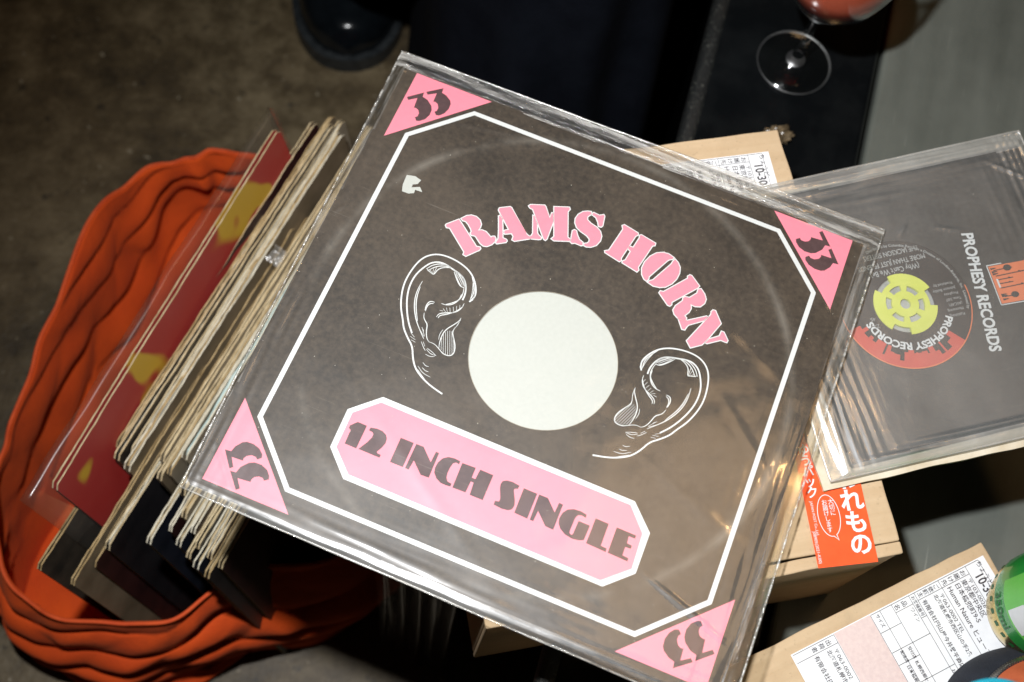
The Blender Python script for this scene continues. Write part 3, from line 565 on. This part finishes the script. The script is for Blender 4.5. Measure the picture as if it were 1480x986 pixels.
for yy in (.0098, .0075, .006, -.0085, -.0118, -.0095): k.poly([(.0632, yy-.0007), (.0668, yy-.0003), (.0674, yy), (.0668, yy+.0003), (.0632, yy+.0007)], .00028)
k.build('emblem_towers', M['label_black'], emo)
C7 = [((-.06, .0935), (.11, .0945), .0012, .0022), ((-.04, -.086), (.1, -.090), .0012, .0022), ((.03, -.0935), (.12, -.088), .001, .002), ((.1165, -.08), (.1200, .07), .001, .0018), ((-.07, -.089), (.02, -.094), .0009, .0018), ((.088, .085), (.118, .062), .001, .0015), ((.036, .046), (.056, .039), .0006, .0009), ((.012, .0445), (.022, .053), .0006, .0009)]
film_cover('plastic_cover', [(-.086, -.0965), (.1225, -.1005), (.1235, .1010), (-.080, .0985)], (gx0, gx1, gy0, gy1), C7, SG, 150, [M['film7'], M['film7_edge'], M['film7_edge']], .0020, -.0040)
# a second single in a plain paper sleeve under it
S2 = empty('single_sleeve', (.2290, .0325, .4838), R_(11.6), 'cream paper single sleeve showing its frayed edge under the black single', 'record sleeve')
M['cream'] = varied('aged_paper', (.52, .44, .31), (.66, .60, .48), 45, .8, .4, 300, .0006)
bm = grid_slab(-.088, .1200, -.0995, .0965, 0, .0022, .004); o = bm_obj('paper_sleeve', bm, M['cream'], S2); wobble(o, .0011, 50, 3.3)
k = MB(); k.lathe([(.0036, .0023), (.085, .0023), (.0875, .0028), (.085, .0034), (.0036, .0034)], 64, (.012, 0, 0)); k.build('vinyl_disc', M['label_black'], S2)

# ------------------------------------------------------------------ records standing in the orange bag
LD = Vector((.468, .884)); LN = Vector((.884, -.468)); LB = Vector((-.3041, -.0048)); la = math.atan2(LD.y, LD.x)
EDGE = [varied('card_edge_%d' % i, a, b, 70, .85, .7, 260, .001, stretch=(1, 8, 8)) for i, (a, b) in enumerate([((.44, .33, .17), (.74, .61, .39)), ((.30, .20, .08), (.56, .41, .21)), ((.58, .52, .38), (.80, .75, .60)), ((.48, .36, .19), (.76, .62, .38))])]
FACE = [varied('cover_print_%d' % i, a, b, 18, .45, .15, 200) for i, (a, b) in enumerate([((.005, .005, .007), (.022, .020, .022)), ((.016, .005, .005), (.06, .018, .016)), ((.02, .018, .015), (.09, .07, .05)), ((.004, .006, .012), (.02, .025, .04)), ((.13, .10, .06), (.26, .20, .13)), ((.24, .20, .14), (.40, .34, .25))])]
M['inner'] = varied('inner_sleeve', (.60, .59, .53), (.74, .74, .69), 80, .8, .3, 300)
M['pale_blue'] = varied('pale_blue_sleeve', (.42, .58, .56), (.62, .72, .68), 30, .6, .2, 300)
rs = random.Random(21)
def board_sheet(name, x0, x1, y, th, h, parent, face, edge, amp, seed, corner=.004):
    """one upright panel of a jacket: worn wavy top edge, softened corners, two materials (printed face, raw edge)"""
    n = 90; v = []; f = []; mi = []
    for i in range(n+1):
        x = x0+(x1-x0)*i/n; e = min(x-x0, x1-x); dip = -corner*max(0, 1-e/corner)**2
        hh = h+dip+amp*noise.noise(Vector((x*28, seed, 1)))+amp*.6*noise.noise(Vector((x*110, seed, 5)))+amp*.4*noise.noise(Vector((x*260, seed, 7)))
        yo = y+.0008*noise.noise(Vector((x*9, seed, 8))); t2 = th*(1+.25*noise.noise(Vector((x*60, seed, 3))))
        v += [(x, yo-th/2, .002), (x, yo-t2/2, hh-.0004), (x, yo-t2*.2, hh), (x, yo+t2*.22, hh-.0001), (x, yo+t2/2, hh-.0006), (x, yo+th/2, .002)]
    for i in range(n):
        for k in range(5): f.append((6*i+k, 6*(i+1)+k, 6*(i+1)+k+1, 6*i+k+1)); mi.append(0 if k in (0, 4) else 1)
        f.append((6*i+5, 6*(i+1)+5, 6*(i+1), 6*i)); mi.append(1)
    f.append(tuple(range(5, -1, -1))); f.append(tuple(6*n+k for k in range(6))); mi += [1, 1]
    f = [q[::-1] for q in f]
    o = mesh(name, v, f, [face, edge], parent)
    o.data.polygons.foreach_set('material_index', mi); return o
def record(npos, tpos, h, thick, label, edge, face, group=None, inner=True, lean=0., yaw=0., amp=.0012, seed=0, inner_mat=None):
    p = LB+LN*(npos-h*math.sin(lean))+LD*(tpos+.157)
    r = empty('record_jacket', (p.x, p.y, .0), la+yaw, label, 'record sleeve', group); r.rotation_euler = (lean, 0, la+yaw)
    board_sheet('front_panel', -.157, .157, thick/2-.0008, .0014, h, r, face, edge, amp, seed+.1)
    board_sheet('back_panel', -.157, .157, -thick/2+.0008, .0014, h-rs.uniform(0, .0015), r, face, edge, amp, seed+4.3)
    if inner: board_sheet('inner_sleeve', -.154, .155, rs.uniform(-.0004, .0004), max(thick-.0030, .0012), h-rs.uniform(.0005, .003), r, inner_mat or M['inner'], inner_mat or EDGE[rs.randrange(4)], amp*1.6, seed+8.8)
    return r
GRP = 'worn record jackets packed upright in the orange bag'
# (shift along the row, height, thickness, edge, face)
recs = [
 (.000, .309, .0044, 0, 1), (-.086, .298, .0034, 1, 2), (.012, .308, .0040, 1, 4), (.004, .311, .0048, 3, 2), (.014, .306, .0042, 0, 5), (.001, .309, .0050, 2, 4),
 (-.084, .295, .0034, 1, 4), (-.066, .284, .0042, 1, 1), (-.052, .291, .0044, 0, 0), (.018, .310, .0046, 3, 5), (.006, .305, .0042, 0, 4), (.012, .308, .0048, 1, 5), (.026, .313, .0050, 2, 5),
 (-.036, .298, .0044, 2, 3), (.004, .307, .0048, 3, 2), (-.022, .301, .0042, 2, 1), (-.010, .305, .0046, 0, 4),
 (-.028, .297, .0044, 2, 3), (-.016, .303, .0048, 2, 1), (-.032, .296, .0044, 0, 0), (-.024, .300, .0042, 3, 2), (-.036, .295, .0046, 2, 3), (-.026, .298, .0044, 0, 1), (-.038, .292, .0048, 1, 0), (-.028, .296, .0044, 3, 1)]
ORD = 'first second third fourth fifth sixth seventh eighth ninth tenth eleventh twelfth thirteenth fourteenth fifteenth sixteenth seventeenth eighteenth nineteenth twentieth twenty-first twenty-second twenty-third twenty-fourth twenty-fifth'.split()
SPECIAL = {1: 'thin tan record jacket sticking out furthest over the bag rim, upper of two', 6: 'thin tan record jacket sticking out over the bag rim, lower of two', 12: 'record jacket with a pale blue green inner sleeve beside the big sleeve'}
pos = .0
for i, (t_, h, th, e, fc) in enumerate(recs):
    n_ = pos+th/2; pos += th+.0003
    lb = SPECIAL.get(i) or '%s record jacket from the red cover in the orange bag, %s edged' % (ORD[i], ('cream', 'tan', 'off white', 'buff')[e])
    pb = 'pale blue' in lb
    record(n_, t_, h, th, lb, EDGE[e], FACE[fc], GRP, th > .0036, -.125+rs.uniform(-.004, .004), rs.uniform(-.007, .007), rs.uniform(.0010, .0019), i*3.7, M['pale_blue'] if pb else None)
# the red cover in its own plastic, leaning left against the bag
t = NT('red_cover'); co = t.n('TexCoord').outputs['Object']
b_ = t.n('TexNoise', Vector=t.n('Mapping', Vector=co, Location=(.31, .2, .6), Scale=(1, 1, .8)).outputs[0], Scale=11., Detail=2.).outputs[0]
c = t.mix(t.ramp(b_, (.612, 0.), (.628, 1.)), (.44, .020, .016), (.66, .40, .02)); d_ = t.noise(7, 3)
c = t.mix(t.ramp(d_, (.36, 1.), (.41, 0.)), c, (.10, .02, .03)); M['red_cover'] = t.pbr(c, .35)
redr = record(-.0040, -.036, .314, .0046, 'red and yellow record cover in clear plastic, leftmost in the orange bag', EDGE[0], M['red_cover'], None, False, -.190, .022, .0008, 77); redr.location.z = .034
M['film_lp'] = m_plastic('record_film', .14, .016, (1, 1, 1), .5, 18., .04, .35, fres=.35)
bm = grid_slab(-.176, .160, -.0032, .0034, .004, .334, .006); o = bm_obj('plastic_cover', bm, M['film_lp'], redr, True); wobble(o, .0014, 26, 2.2)
# torn paper corner and crumpled plastic poking up between the jackets
mb = MB(); N = 14
for j in range(N+1):
    for i in range(N+1):
        p = Vector((i/N*.016-.008, j/N*.012-.006, 0)); mb.v.append(p+Vector((0, 0, .004+.006*noise.noise(p*190)+.003*noise.noise(p*420))))
mb.f = [(j*(N+1)+i, j*(N+1)+i+1, (j+1)*(N+1)+i+1, (j+1)*(N+1)+i) for j in range(N) for i in range(N)]
scrap = mb.build('plastic_scrap', M['film7_edge'], None, True, label='crumpled clear plastic scrap poking up between the record jackets', cat='plastic'); q = LB+LN*.034+LD*.195; scrap.location = (q.x, q.y, .306); scrap.rotation_euler = (R_(35), 0, la)

# ------------------------------------------------------------------ orange cloth bag
t = NT('orange_cloth'); wv = t.n('TexNoise', Vector=t.n('TexCoord').outputs['Object'], Scale=900., Detail=2.).outputs[0]
c = t.ramp(t.math('ADD', t.math('MULTIPLY', t.noise(12, 6), .7), t.math('MULTIPLY', wv, .3)), (.35, (.55, .050, .001)), (.65, (.78, .088, .002)))
wr_ = t.math('ADD', t.math('MULTIPLY', t.noise(55, 5, .6), 1.0), t.math('MULTIPLY', wv, .22))
c = t.mix(t.ramp(t.noise(26, 6, .7), (.45, 0.), (.75, .25)), c, (.42, .035, .003))
M['cloth'] = t.pbr(c, .9, t.bump(wr_, .35, .0030), Sheen__Weight=.08, Sheen__Tint=(1, .35, .15, 1))
M['hem'] = varied('orange_hem', (.58, .060, .008), (.72, .095, .016), 60, .8, .4, 700)
def closed_spline(P, n):
    m = len(P); out = []
    for k in range(n):
        s = k/n*m; i = int(s); f_ = s-i; a, b, c_, d_ = [Vector(P[(i+q) % m]) for q in (-1, 0, 1, 2)]
        out.append(.5*((2*b)+(c_-a)*f_+(2*a-5*b+4*c_-d_)*f_*f_+(3*b-a-3*c_+d_)*f_**3))
    return out
RIM = [(-.221, .318, .165), (-.266, .315, .170), (-.302, .303, .178), (-.347, .254, .182), (-.376, .162, .182), (-.401, .069, .178), (-.414, .010, .172), (-.400, -.060, .172), (-.345, -.101, .180), (-.268, -.103, .192), (-.212, -.074, .196), (-.125, -.050, .188), (-.030, .055, .19), (.005, .150, .19), (-.040, .235, .185), (-.140, .300, .175)]
BOT = [(-.200, .300, 0), (-.245, .300, 0), (-.285, .285, 0), (-.320, .235, 0), (-.350, .150, 0), (-.385, .055, 0), (-.420, -.010, 0), (-.428, -.070, 0), (-.385, -.114, 0), (-.300, -.126, 0), (-.222, -.104, 0), (-.140, -.088, 0), (-.020, .030, 0), (.025, .145, 0), (-.010, .240, 0), (-.130, .295, 0)]
NU, NS = 480, 72
rim, bot = closed_spline(RIM, NU), closed_spline(BOT, NU)
cen = Vector((-.2, .11, 0))
def bag_point(u, s, side):
    a, b = bot[u % NU], rim[u % NU]; p = a.lerp(b, s); out = Vector((p.x-cen.x, p.y-cen.y, 0)).normalized()
    th = 2*math.pi*u/NU; P3 = Vector((2.2*math.cos(th), 2.2*math.sin(th), s*1.3))
    face = math.cos(th-2*math.pi*8.8/16); face = 1/(1+math.exp(-9*(face-.45)))*2-1      # +1 where the outside shows, -1 where the inside shows
    w1 = noise.noise(P3*.42+Vector((2, 5, 1))); w2 = noise.noise(P3*.95+Vector((7, 1, 4)))
    ph = 4.3*s+1.7*w1+.55*w2+.9*math.sin(th*1.0+.6)
    f1 = abs(math.sin(math.pi*ph))**.55*face                 # rounded rolls with sharp creases between them, lying round the wall
    ph2 = 2.1*s-1.6*w1+th*1.3+.8*w2; f4 = abs(math.sin(math.pi*ph2))**.5*face   # a second family running up the wall
    f2 = noise.noise(P3*Vector((1, 1, 1)).length+Vector((3, 1, 2))); f3 = noise.noise(P3*4.5)
    env = math.sin(math.pi*min(s, 1))**.7
    disp = env*(.012*math.sin(math.pi*s)+.021*(f1-.5*face)*min(.12+2.2*abs(w2+.4*f2), 1.25)+.004*(f4-.5*face)*(.4+.9*abs(f2))+.010*f2+.002*f3)+.006*noise.noise(Vector((4*math.cos(th), 4*math.sin(th), 6)))*s
    p = p+out*disp; p.z = max(p.z*(1+.0)+env*.012*(f1-.5*face)+s*(.016*noise.noise(Vector((2.2*math.cos(th), 2.2*math.sin(th), 3)))+.005*noise.noise(Vector((7*math.cos(th), 7*math.sin(th), 1)))), .0015)
    if s < .12: p.z = max(p.z*(s/.12), .0012)
    if side: p = p-out*.0022
    return p
mb = MB()
rows = [(s/NS, 0) for s in range(NS+1)]+[(1-s/NS, 1) for s in range(NS+1)]
for s, sd in rows:
    for u in range(NU): mb.v.append(bag_point(u, s, sd)+(Vector((0, 0, .0012)) if sd and s < .05 else Vector((0, 0, 0))))
for j in range(len(rows)-1):
    for u in range(NU): mb.f.append((j*NU+u, j*NU+(u+1) % NU, (j+1)*NU+(u+1) % NU, (j+1)*NU+u))
mb.f.append(tuple(range(NU-1, -1, -1))); mb.f.append(tuple(range((len(rows)-1)*NU, len(rows)*NU)))
bag = empty('cloth_bag', (0, 0, 0), 0, 'slouching orange cloth bag on the floor, packed with records', 'bag')
mb.build('body', M['cloth'], bag, True)
mb = MB(); mb.tube([bag_point(u, 1, 0)+Vector((0, 0, .0005)) for u in range(0, NU, 2)], .0017, 8, True); mb.build('hem', M['hem'], bag, True)
# a loose flap of the cloth spilling on the floor at the near side
mb = MB(); N1, N2 = 60, 16
for j in range(N2+1):
    for i in range(N1+1):
        a = i/N1; q = j/N2; base = Vector((-.405+.20*a, -.088-.012*math.sin(math.pi*a), .058)); low = base.lerp(Vector((-.418+.215*a, -.118-.030*math.sin(math.pi*min(a*1.1, 1)), .003)), math.sin(math.pi*min(max(a*.96+.02, 0), 1))**.45)
        p = base.lerp(low, q); f1 = (1-abs(math.sin(math.pi*(q*2.2+.5*noise.noise(Vector((a*3, q, 1)))))))**2
        mb.v.append(p+Vector((0, -.014*f1*math.sin(math.pi*q), .012*f1*math.sin(math.pi*q))))
mb.f = [(j*(N1+1)+i, (j+1)*(N1+1)+i, (j+1)*(N1+1)+i+1, j*(N1+1)+i+1) for j in range(N2) for i in range(N1)]
o = mb.build('loose_flap', M['cloth'], bag, True); sm = o.modifiers.new('thick', 'SOLIDIFY'); sm.thickness = .002

# ------------------------------------------------------------------ wine glass on the case
t = NT('glass'); M['glass'] = t.surf(t.n('MixShader', i0=t.math('MINIMUM', t.math('MULTIPLY', t.schlick(), 1.6), 1.), i1=t.n('BsdfTransparent', Color=(.96, .97, .965)).outputs[0], i2=t.n('BsdfGlossy', Color=(1, 1, 1), Roughness=.07).outputs[0]))
t = NT('glass_rim'); M['glass_rim'] = t.surf(t.n('MixShader', i0=.40, i1=t.n('BsdfTransparent', Color=(.95, .96, .96)).outputs[0], i2=t.n('BsdfGlossy', Color=(.9, .9, .9), Roughness=.38).outputs[0]))
t = NT('wine'); M['wine'] = t.surf(t.n('MixShader', i0=t.schlick(None, .03), i1=t.n('MixShader', i0=.55, i1=t.n('BsdfTransparent', Color=(.62, .17, .09)).outputs[0], i2=t.n('BsdfDiffuse', Color=(.60, .13, .07)).outputs[0]).outputs[0], i2=t.n('BsdfGlossy', Color=(1, 1, 1), Roughness=.04).outputs[0]))
wg = empty('wine_glass', (.2300, .3080, .3455), 0, 'stemmed wine glass holding red wine, standing on the black case', 'wine glass')
prof = [(0, 0), (.029, 0), (.0305, .0008), (.030, .0018), (.020, .0030), (.008, .0060), (.0045, .012), (.0037, .025), (.0036, .060), (.0050, .070), (.0120, .0770), (.0260, .0880), (.0390, .1080), (.0435, .1280), (.0420, .1500), (.0370, .1800), (.0345, .1980), (.0340, .1985), (.0334, .1980), (.0360, .1800), (.0408, .1500), (.0422, .1280), (.0378, .1090), (.0250, .0900), (.0110, .0800), (0, .0785)]
mb = MB(); mb.lathe(prof, 64); o = mb.build('glass_body', [M['glass'], M['glass_rim']], wg, True)
for p in o.data.polygons:
    c_ = p.center
    if c_.z < .0035 and math.hypot(c_.x, c_.y) > .0275 or .062 < c_.z < .075 and math.hypot(c_.x, c_.y) < .012 or .0050 < c_.z < .011: p.material_index = 1
mb = MB(); mb.lathe([(0, .0790), (.0108, .0805), (.0247, .0905), (.0374, .1093), (.0415, .1270), (0, .1270)], 64); mb.build('wine', M['wine'], wg, True)

# ------------------------------------------------------------------ amber wrapper by the box corner
bm = bmesh.new(); bmesh.ops.create_icosphere(bm, subdivisions=4, radius=1)
for v in bm.verts: d = 1+.55*noise.noise(v.co*2.6)+.3*noise.noise(v.co*6); v.co = Vector((v.co.x*.012*d, v.co.y*.007*d, max(v.co.z*.007*d, -.005)+.005))
wr = bm_obj('candy_wrapper', bm, varied('amber_wrapper', (.05, .035, .018), (.20, .15, .09), 90, .22, .5, 160, .002), None, False, label='small crumpled brown wrapper behind the corner of the cardboard box', cat='wrapper'); wr.location = (.2060, .2370, .3455); wr.rotation_euler = (0, 0, .3)

# ------------------------------------------------------------------ green can on the low box
can = empty('drink_can', (.2965, -.1500, .4415), R_(150), 'green drink can with a gold base standing on the low cardboard box', 'can')
t = NT('can_gold'); M['gold'] = t.pbr((.62, .44, .09), .22, t.bump(t.noise(60, 3), .15, .001), Metallic=1.)
t = NT('can_green'); M['green'] = t.pbr(t.ramp(t.noise(4, 2), (.3, (.012, .22, .030)), (.7, (.020, .30, .045))), .30, None, Coat__Weight=.4)
mb = MB(); mb.lathe([(0, .004), (.0185, .0035), (.0215, .0), (.0256, .0008), (.0272, .0040), (.0298, .0120), (.0320, .0210), (.0330, .0290)], 72); mb.build('base', M['gold'], can, True)
mb = MB(); mb.lathe([(.0330, .0290), (.0331, .0300), (.0331, .1050), (.0310, .1130), (.0285, .1175)], 72); mb.build('body', M['green'], can, True)
mb = MB(); mb.lathe([(.0285, .1175), (.0288, .1195), (.0280, .1205), (.0265, .1190), (.0250, .1160), (0, .1160)], 72); mb.build('lid', varied('aluminium', (.6, .6, .6), (.7, .7, .7), 50, .3, .1, Metallic=1.), can, True)
mb = MB(); mb.box((-.004, -.009, .1165), (.016, .009, .1180)); bevel(mb.build('ring_pull', M['gold'], can), .0006)
def on_can(name, mat, geo, ang, z0, r):
    v, f = geo; return mesh(name, [(r*math.cos(ang+p[0]/r), r*math.sin(ang+p[0]/r), z0+p[1]) for p in v], f, mat, can)
def cyl_patch(w_, h_, n=24): return [(-w_/2+w_*i/n, h_*j) for j in (0, 1) for i in range(n+1)], [(i, i+1, n+2+i, n+1+i) for i in range(n)]
M['can_light'] = varied('can_light_green', (.10, .45, .06), (.13, .50, .08), 20, .35); M['can_dark'] = varied('can_dark_green', (.004, .08, .012), (.006, .10, .016), 40, .4)
on_can('light_panel', M['can_light'], cyl_patch(.044, .062), R_(45), .042, .0333)
on_can('white_patch', M['white'], cyl_patch(.016, .020), R_(52), .0445, .0335)
for i in range(11):
    a = R_(-32+i*13); on_can('base_mark', M['can_dark'], ([(-.0016, 0), (.0014, .0004), (.0018, .0030), (.0002, .0042), (-.0018, .0026)], [(0, 1, 2, 3, 4)]), a, .0215, .0326)
v, f = text_geo('350ml', .0092, .0002); on_can('volume_lettering', M['can_dark'], ([(p.x, p.y) for p in v], f), R_(16), .0312, .0334)
# ------------------------------------------------------------------ zip pouch in front of the can
PC = Vector((.2920, -.2080)); pouch = empty('zip_pouch', (PC.x, PC.y, .4413), 0, 'round navy zip pouch with a rust orange side, beside the green can', 'pouch')
M['navy'] = varied('navy_cloth', (.004, .006, .012), (.010, .013, .022), 60, .85, .6, 900, .0008); M['rust'] = varied('rust_cloth', (.30, .055, .015), (.40, .085, .025), 50, .85, .5, 900, .0006)
def dome(r, a): return Vector((.0590*r*math.cos(a), .0390*r*math.sin(a), .040*math.sqrt(max(1-r**2.6, 0))+.0015*noise.noise(Vector((r*4*math.cos(a), r*4*math.sin(a), 2)))*(1 if r < .99 else 0)))
def dome_part(name, r0, r1, mat, n=12, k=72, off=0.):
    mb = MB()
    for j in range(n+1):
        for i in range(k): p = dome(r0+(r1-r0)*j/n, 2*math.pi*i/k); mb.v.append(p+Vector((0, 0, off)))
    mb.f = [(j*k+i, (j+1)*k+i, (j+1)*k+(i+1) % k, j*k+(i+1) % k) for j in range(n) for i in range(k)]
    return mb.build(name, mat, pouch, True)
dome_part('body', .80, 1., M['navy']); dome_part('zip_tape', .735, .80, M['navy'], 4, off=.0006); dome_part('rust_panel', .0, .735, M['rust'], 16)
M['zip_metal'] = varied('zip_metal', (.55, .52, .46), (.75, .72, .66), 200, .28, .1, Metallic=1.)
mb = MB(); mb.v = [dome(1., 2*math.pi*i/72)*1. for i in range(72)]; mb.f = [tuple(range(71, -1, -1))]; mb.build('underside', M['navy'], pouch)
for side, r in (('zip_teeth', .775), ('zip_teeth', .758)):
    mb = MB()
    for i in range(150):
        a = 2*math.pi*(i+(.5 if r < .77 else 0))/150; p = dome(r, a)+Vector((0, 0, .0008)); q = dome(r+.02, a)+Vector((0, 0, .0008)); d = (q-p).normalized(); s = Vector((-d.y, d.x, 0)).normalized(); u = d.cross(s)
        cs = [p+d*(x*.0011)+s*(y*.0005)+u*(z*.0006) for z in (-1, 1) for x, y in ((-1, -1), (1, -1), (1, 1), (-1, 1))]
        mb.add(cs, [(0, 3, 2, 1), (4, 5, 6, 7), (0, 1, 5, 4), (1, 2, 6, 5), (2, 3, 7, 6), (3, 0, 4, 7)])
    mb.build(side, M['zip_metal'], pouch)
mb = MB(); mb.tube([dome(.768, R_(20))+Vector((0, 0, .002)), dome(.84, R_(12))+Vector((0, 0, .004)), dome(.96, R_(8))+Vector((.002, 0, .004))], .0018, 8); mb.build('zip_puller', M['zip_metal'], pouch, True)

# ------------------------------------------------------------------ teal tumbler nearest the camera
M['teal'] = varied('teal_glaze', (.010, .21, .30), (.016, .28, .38), 20, .25, .1)
cup = empty('tumbler', (.1900, -.2365, .4413), 0, 'teal tumbler rim cropped at the bottom right edge', 'cup')
mb = MB(); mb.lathe([(0, 0), (.024, 0), (.026, .002), (.0315, .168), (.0300, .1695), (.0285, .168), (.0235, .006), (0, .006)], 64); mb.build('wall', M['teal'], cup, True)
mb = MB(); mb.lathe([(0, .130), (.0272, .130), (.0272, .1285), (0, .1285)], 48); mb.build('tea', varied('dark_tea', (.10, .02, .01), (.12, .03, .015), 20, .05, 0), cup)

# ------------------------------------------------------------------ clear plastic bag standing under the near edge of the sleeve
mb = MB(); NX, NZ = 120, 24
for j in range(NZ+1):
    for i in range(NX+1):
        a = i/NX; s = j/NZ; x = -.105+.060*a; y = -.098-.024*a
        pl = .004*math.sin(a*30+3*noise.noise(Vector((a*3, s*1.2, 1))))+.008*noise.noise(Vector((a*9, s*1.5, 4)))
        mb.v.append(Vector((x+pl*.4, y-pl+.012*s, .002+.445*s+.006*noise.noise(Vector((a*3, s, 9))))))
mb.f = [(j*(NX+1)+i, j*(NX+1)+i+1, (j+1)*(NX+1)+i+1, (j+1)*(NX+1)+i) for j in range(NZ) for i in range(NX)]
M['film_bag'] = m_plastic('bag_film', .14, .008, (1, 1, .15), .8, 40., .05, .3, fres=.5)
mb.build('plastic_bag', M['film_bag'], None, True, label='pleated clear plastic bag standing in the shadow beside the cardboard box', cat='plastic bag')

# ------------------------------------------------------------------ person crouching behind, only dark trousers and one shoe in view
M['trouser'] = varied('navy_trousers', (.0022, .0030, .0055), (.0045, .0058, .0095), 25, .9, .5, 500, .001, Specular__IOR__Level=.08)
per = empty('person', (.02, .70, 0), 0, 'person in dark navy trousers and black shoes crouching behind the record sleeve', 'person')
def skin_body(name, V, E, R, mat, parent):
    me = bpy.data.meshes.new(name); me.from_pydata(V, E, []); o = bpy.data.objects.new(name, me); link(o, parent); me.materials.append(mat)
    o.modifiers.new('skin', 'SKIN').use_smooth_shade = True
    for i, r in enumerate(R): me.skin_vertices[0].data[i].radius = (r, r)
    me.skin_vertices[0].data[0].use_root = True
    s = o.modifiers.new('sub', 'SUBSURF'); s.levels = s.render_levels = 2; return o
# long coat hanging round the knees to the floor
mb = MB(); K = 96; NZ = 26
for j in range(NZ+1):
    s = j/NZ
    for i in range(K):
        a = 2*math.pi*i/K; cx, cy = math.cos(a), math.sin(a); ex = (abs(cx)**3.2+abs(cy)**3.2)**(-1/3.2)
        fo = 1+.05*math.sin(a*13+2*s)*(1-s)+.06*noise.noise(Vector((cx*2, cy*2, s*2)))
        mb.v.append(Vector((.026+cx*ex*fo*(.122-.012*s), -.06+cy*ex*fo*(.37-.05*s), .004+.50*s)))
mb.f = [(j*K+i, j*K+(i+1) % K, (j+1)*K+(i+1) % K, (j+1)*K+i) for j in range(NZ) for i in range(K)]+[tuple(range(NZ*K, (NZ+1)*K))]
mb.build('coat', M['trouser'], per, True)
B = [(.0, .20, .42), (-.09, .16, .42), (-.09, -.08, .48), (-.085, -.27, .475), (-.115, -.19, .28), (-.155, -.06, .10), (.09, .16, .42), (.10, -.08, .47), (.115, -.27, .455), (.13, -.19, .27), (.16, -.06, .10), (.0, .26, .60)]
skin_body('trousers', B, [(0, 1), (1, 2), (2, 3), (3, 4), (4, 5), (0, 6), (6, 7), (7, 8), (8, 9), (9, 10), (0, 11)], [.15, .11, .105, .085, .082, .075, .11, .105, .085, .082, .075, .16], M['trouser'], per)
M['leather'] = varied('black_leather', (.003, .0045, .006), (.006, .008, .010), 60, .16, .12, 400, .0006); M['sole'] = varied('shoe_sole', (.010, .013, .015), (.03, .034, .036), 120, .45, .4, 600)
def shoe(cx, cy):
    """cx, cy: toe tip; the shoe points towards -y"""
    N, K = 34, 28; mb = MB()
    def half(q): return .058*math.sqrt(max(1-(1-min(q/.30, 1))**2.3, 0))*(1-.14*math.sin(math.pi*min(max((q-.3)/.5, 0), 1)))*(1 if q < .88 else math.sqrt(max(1-((q-.88)/.125)**2, .02)))
    for j in range(N+1):
        q = max(j/N, .0008); hw = half(q); top = .034+.030*min(q/.34, 1)**1.4+(.050*max(0, (q-.40)/.5) if q > .4 else 0)
        for i in range(K+1):
            a = math.pi*i/K; mb.v.append(Vector((cx+hw*math.cos(a)*.96, cy+.29*j/N, .022+(top*min(1, hw/.03))*math.sin(a)**.72)))
    mb.f = [(j*(K+1)+i, j*(K+1)+i+1, (j+1)*(K+1)+i+1, (j+1)*(K+1)+i) for j in range(N) for i in range(K)]
    up = mb.build('shoe', M['leather'], per, True)
    P = [(cx+(half(max(j/60, .0008))+.0045)*1, cy-.005+.30*j/60) for j in range(61)]+[(cx-(half(max(j/60, .0008))+.0045), cy-.005+.30*j/60) for j in range(60, -1, -1)]
    s = MB(); s.slab(P, .0, .022); bevel(s.build('sole', M['sole'], up), .004, 3)
    tc = MB(); tc.tube([(cx+half(.33*math.cos(0))*.9*math.cos(R_(a)), cy+.098+.012*math.sin(R_(a)), .024+.064*math.sin(R_(a))**.75) for a in range(4, 177, 6)], .0013, 6); tc.build('toe_seam', M['leather'], up, True)
    return up
for cx, cy in ((-.142, .520), (.20, .60)):
    s = shoe(cx-.02, cy-.70)
bpy.context.view_layer.update()
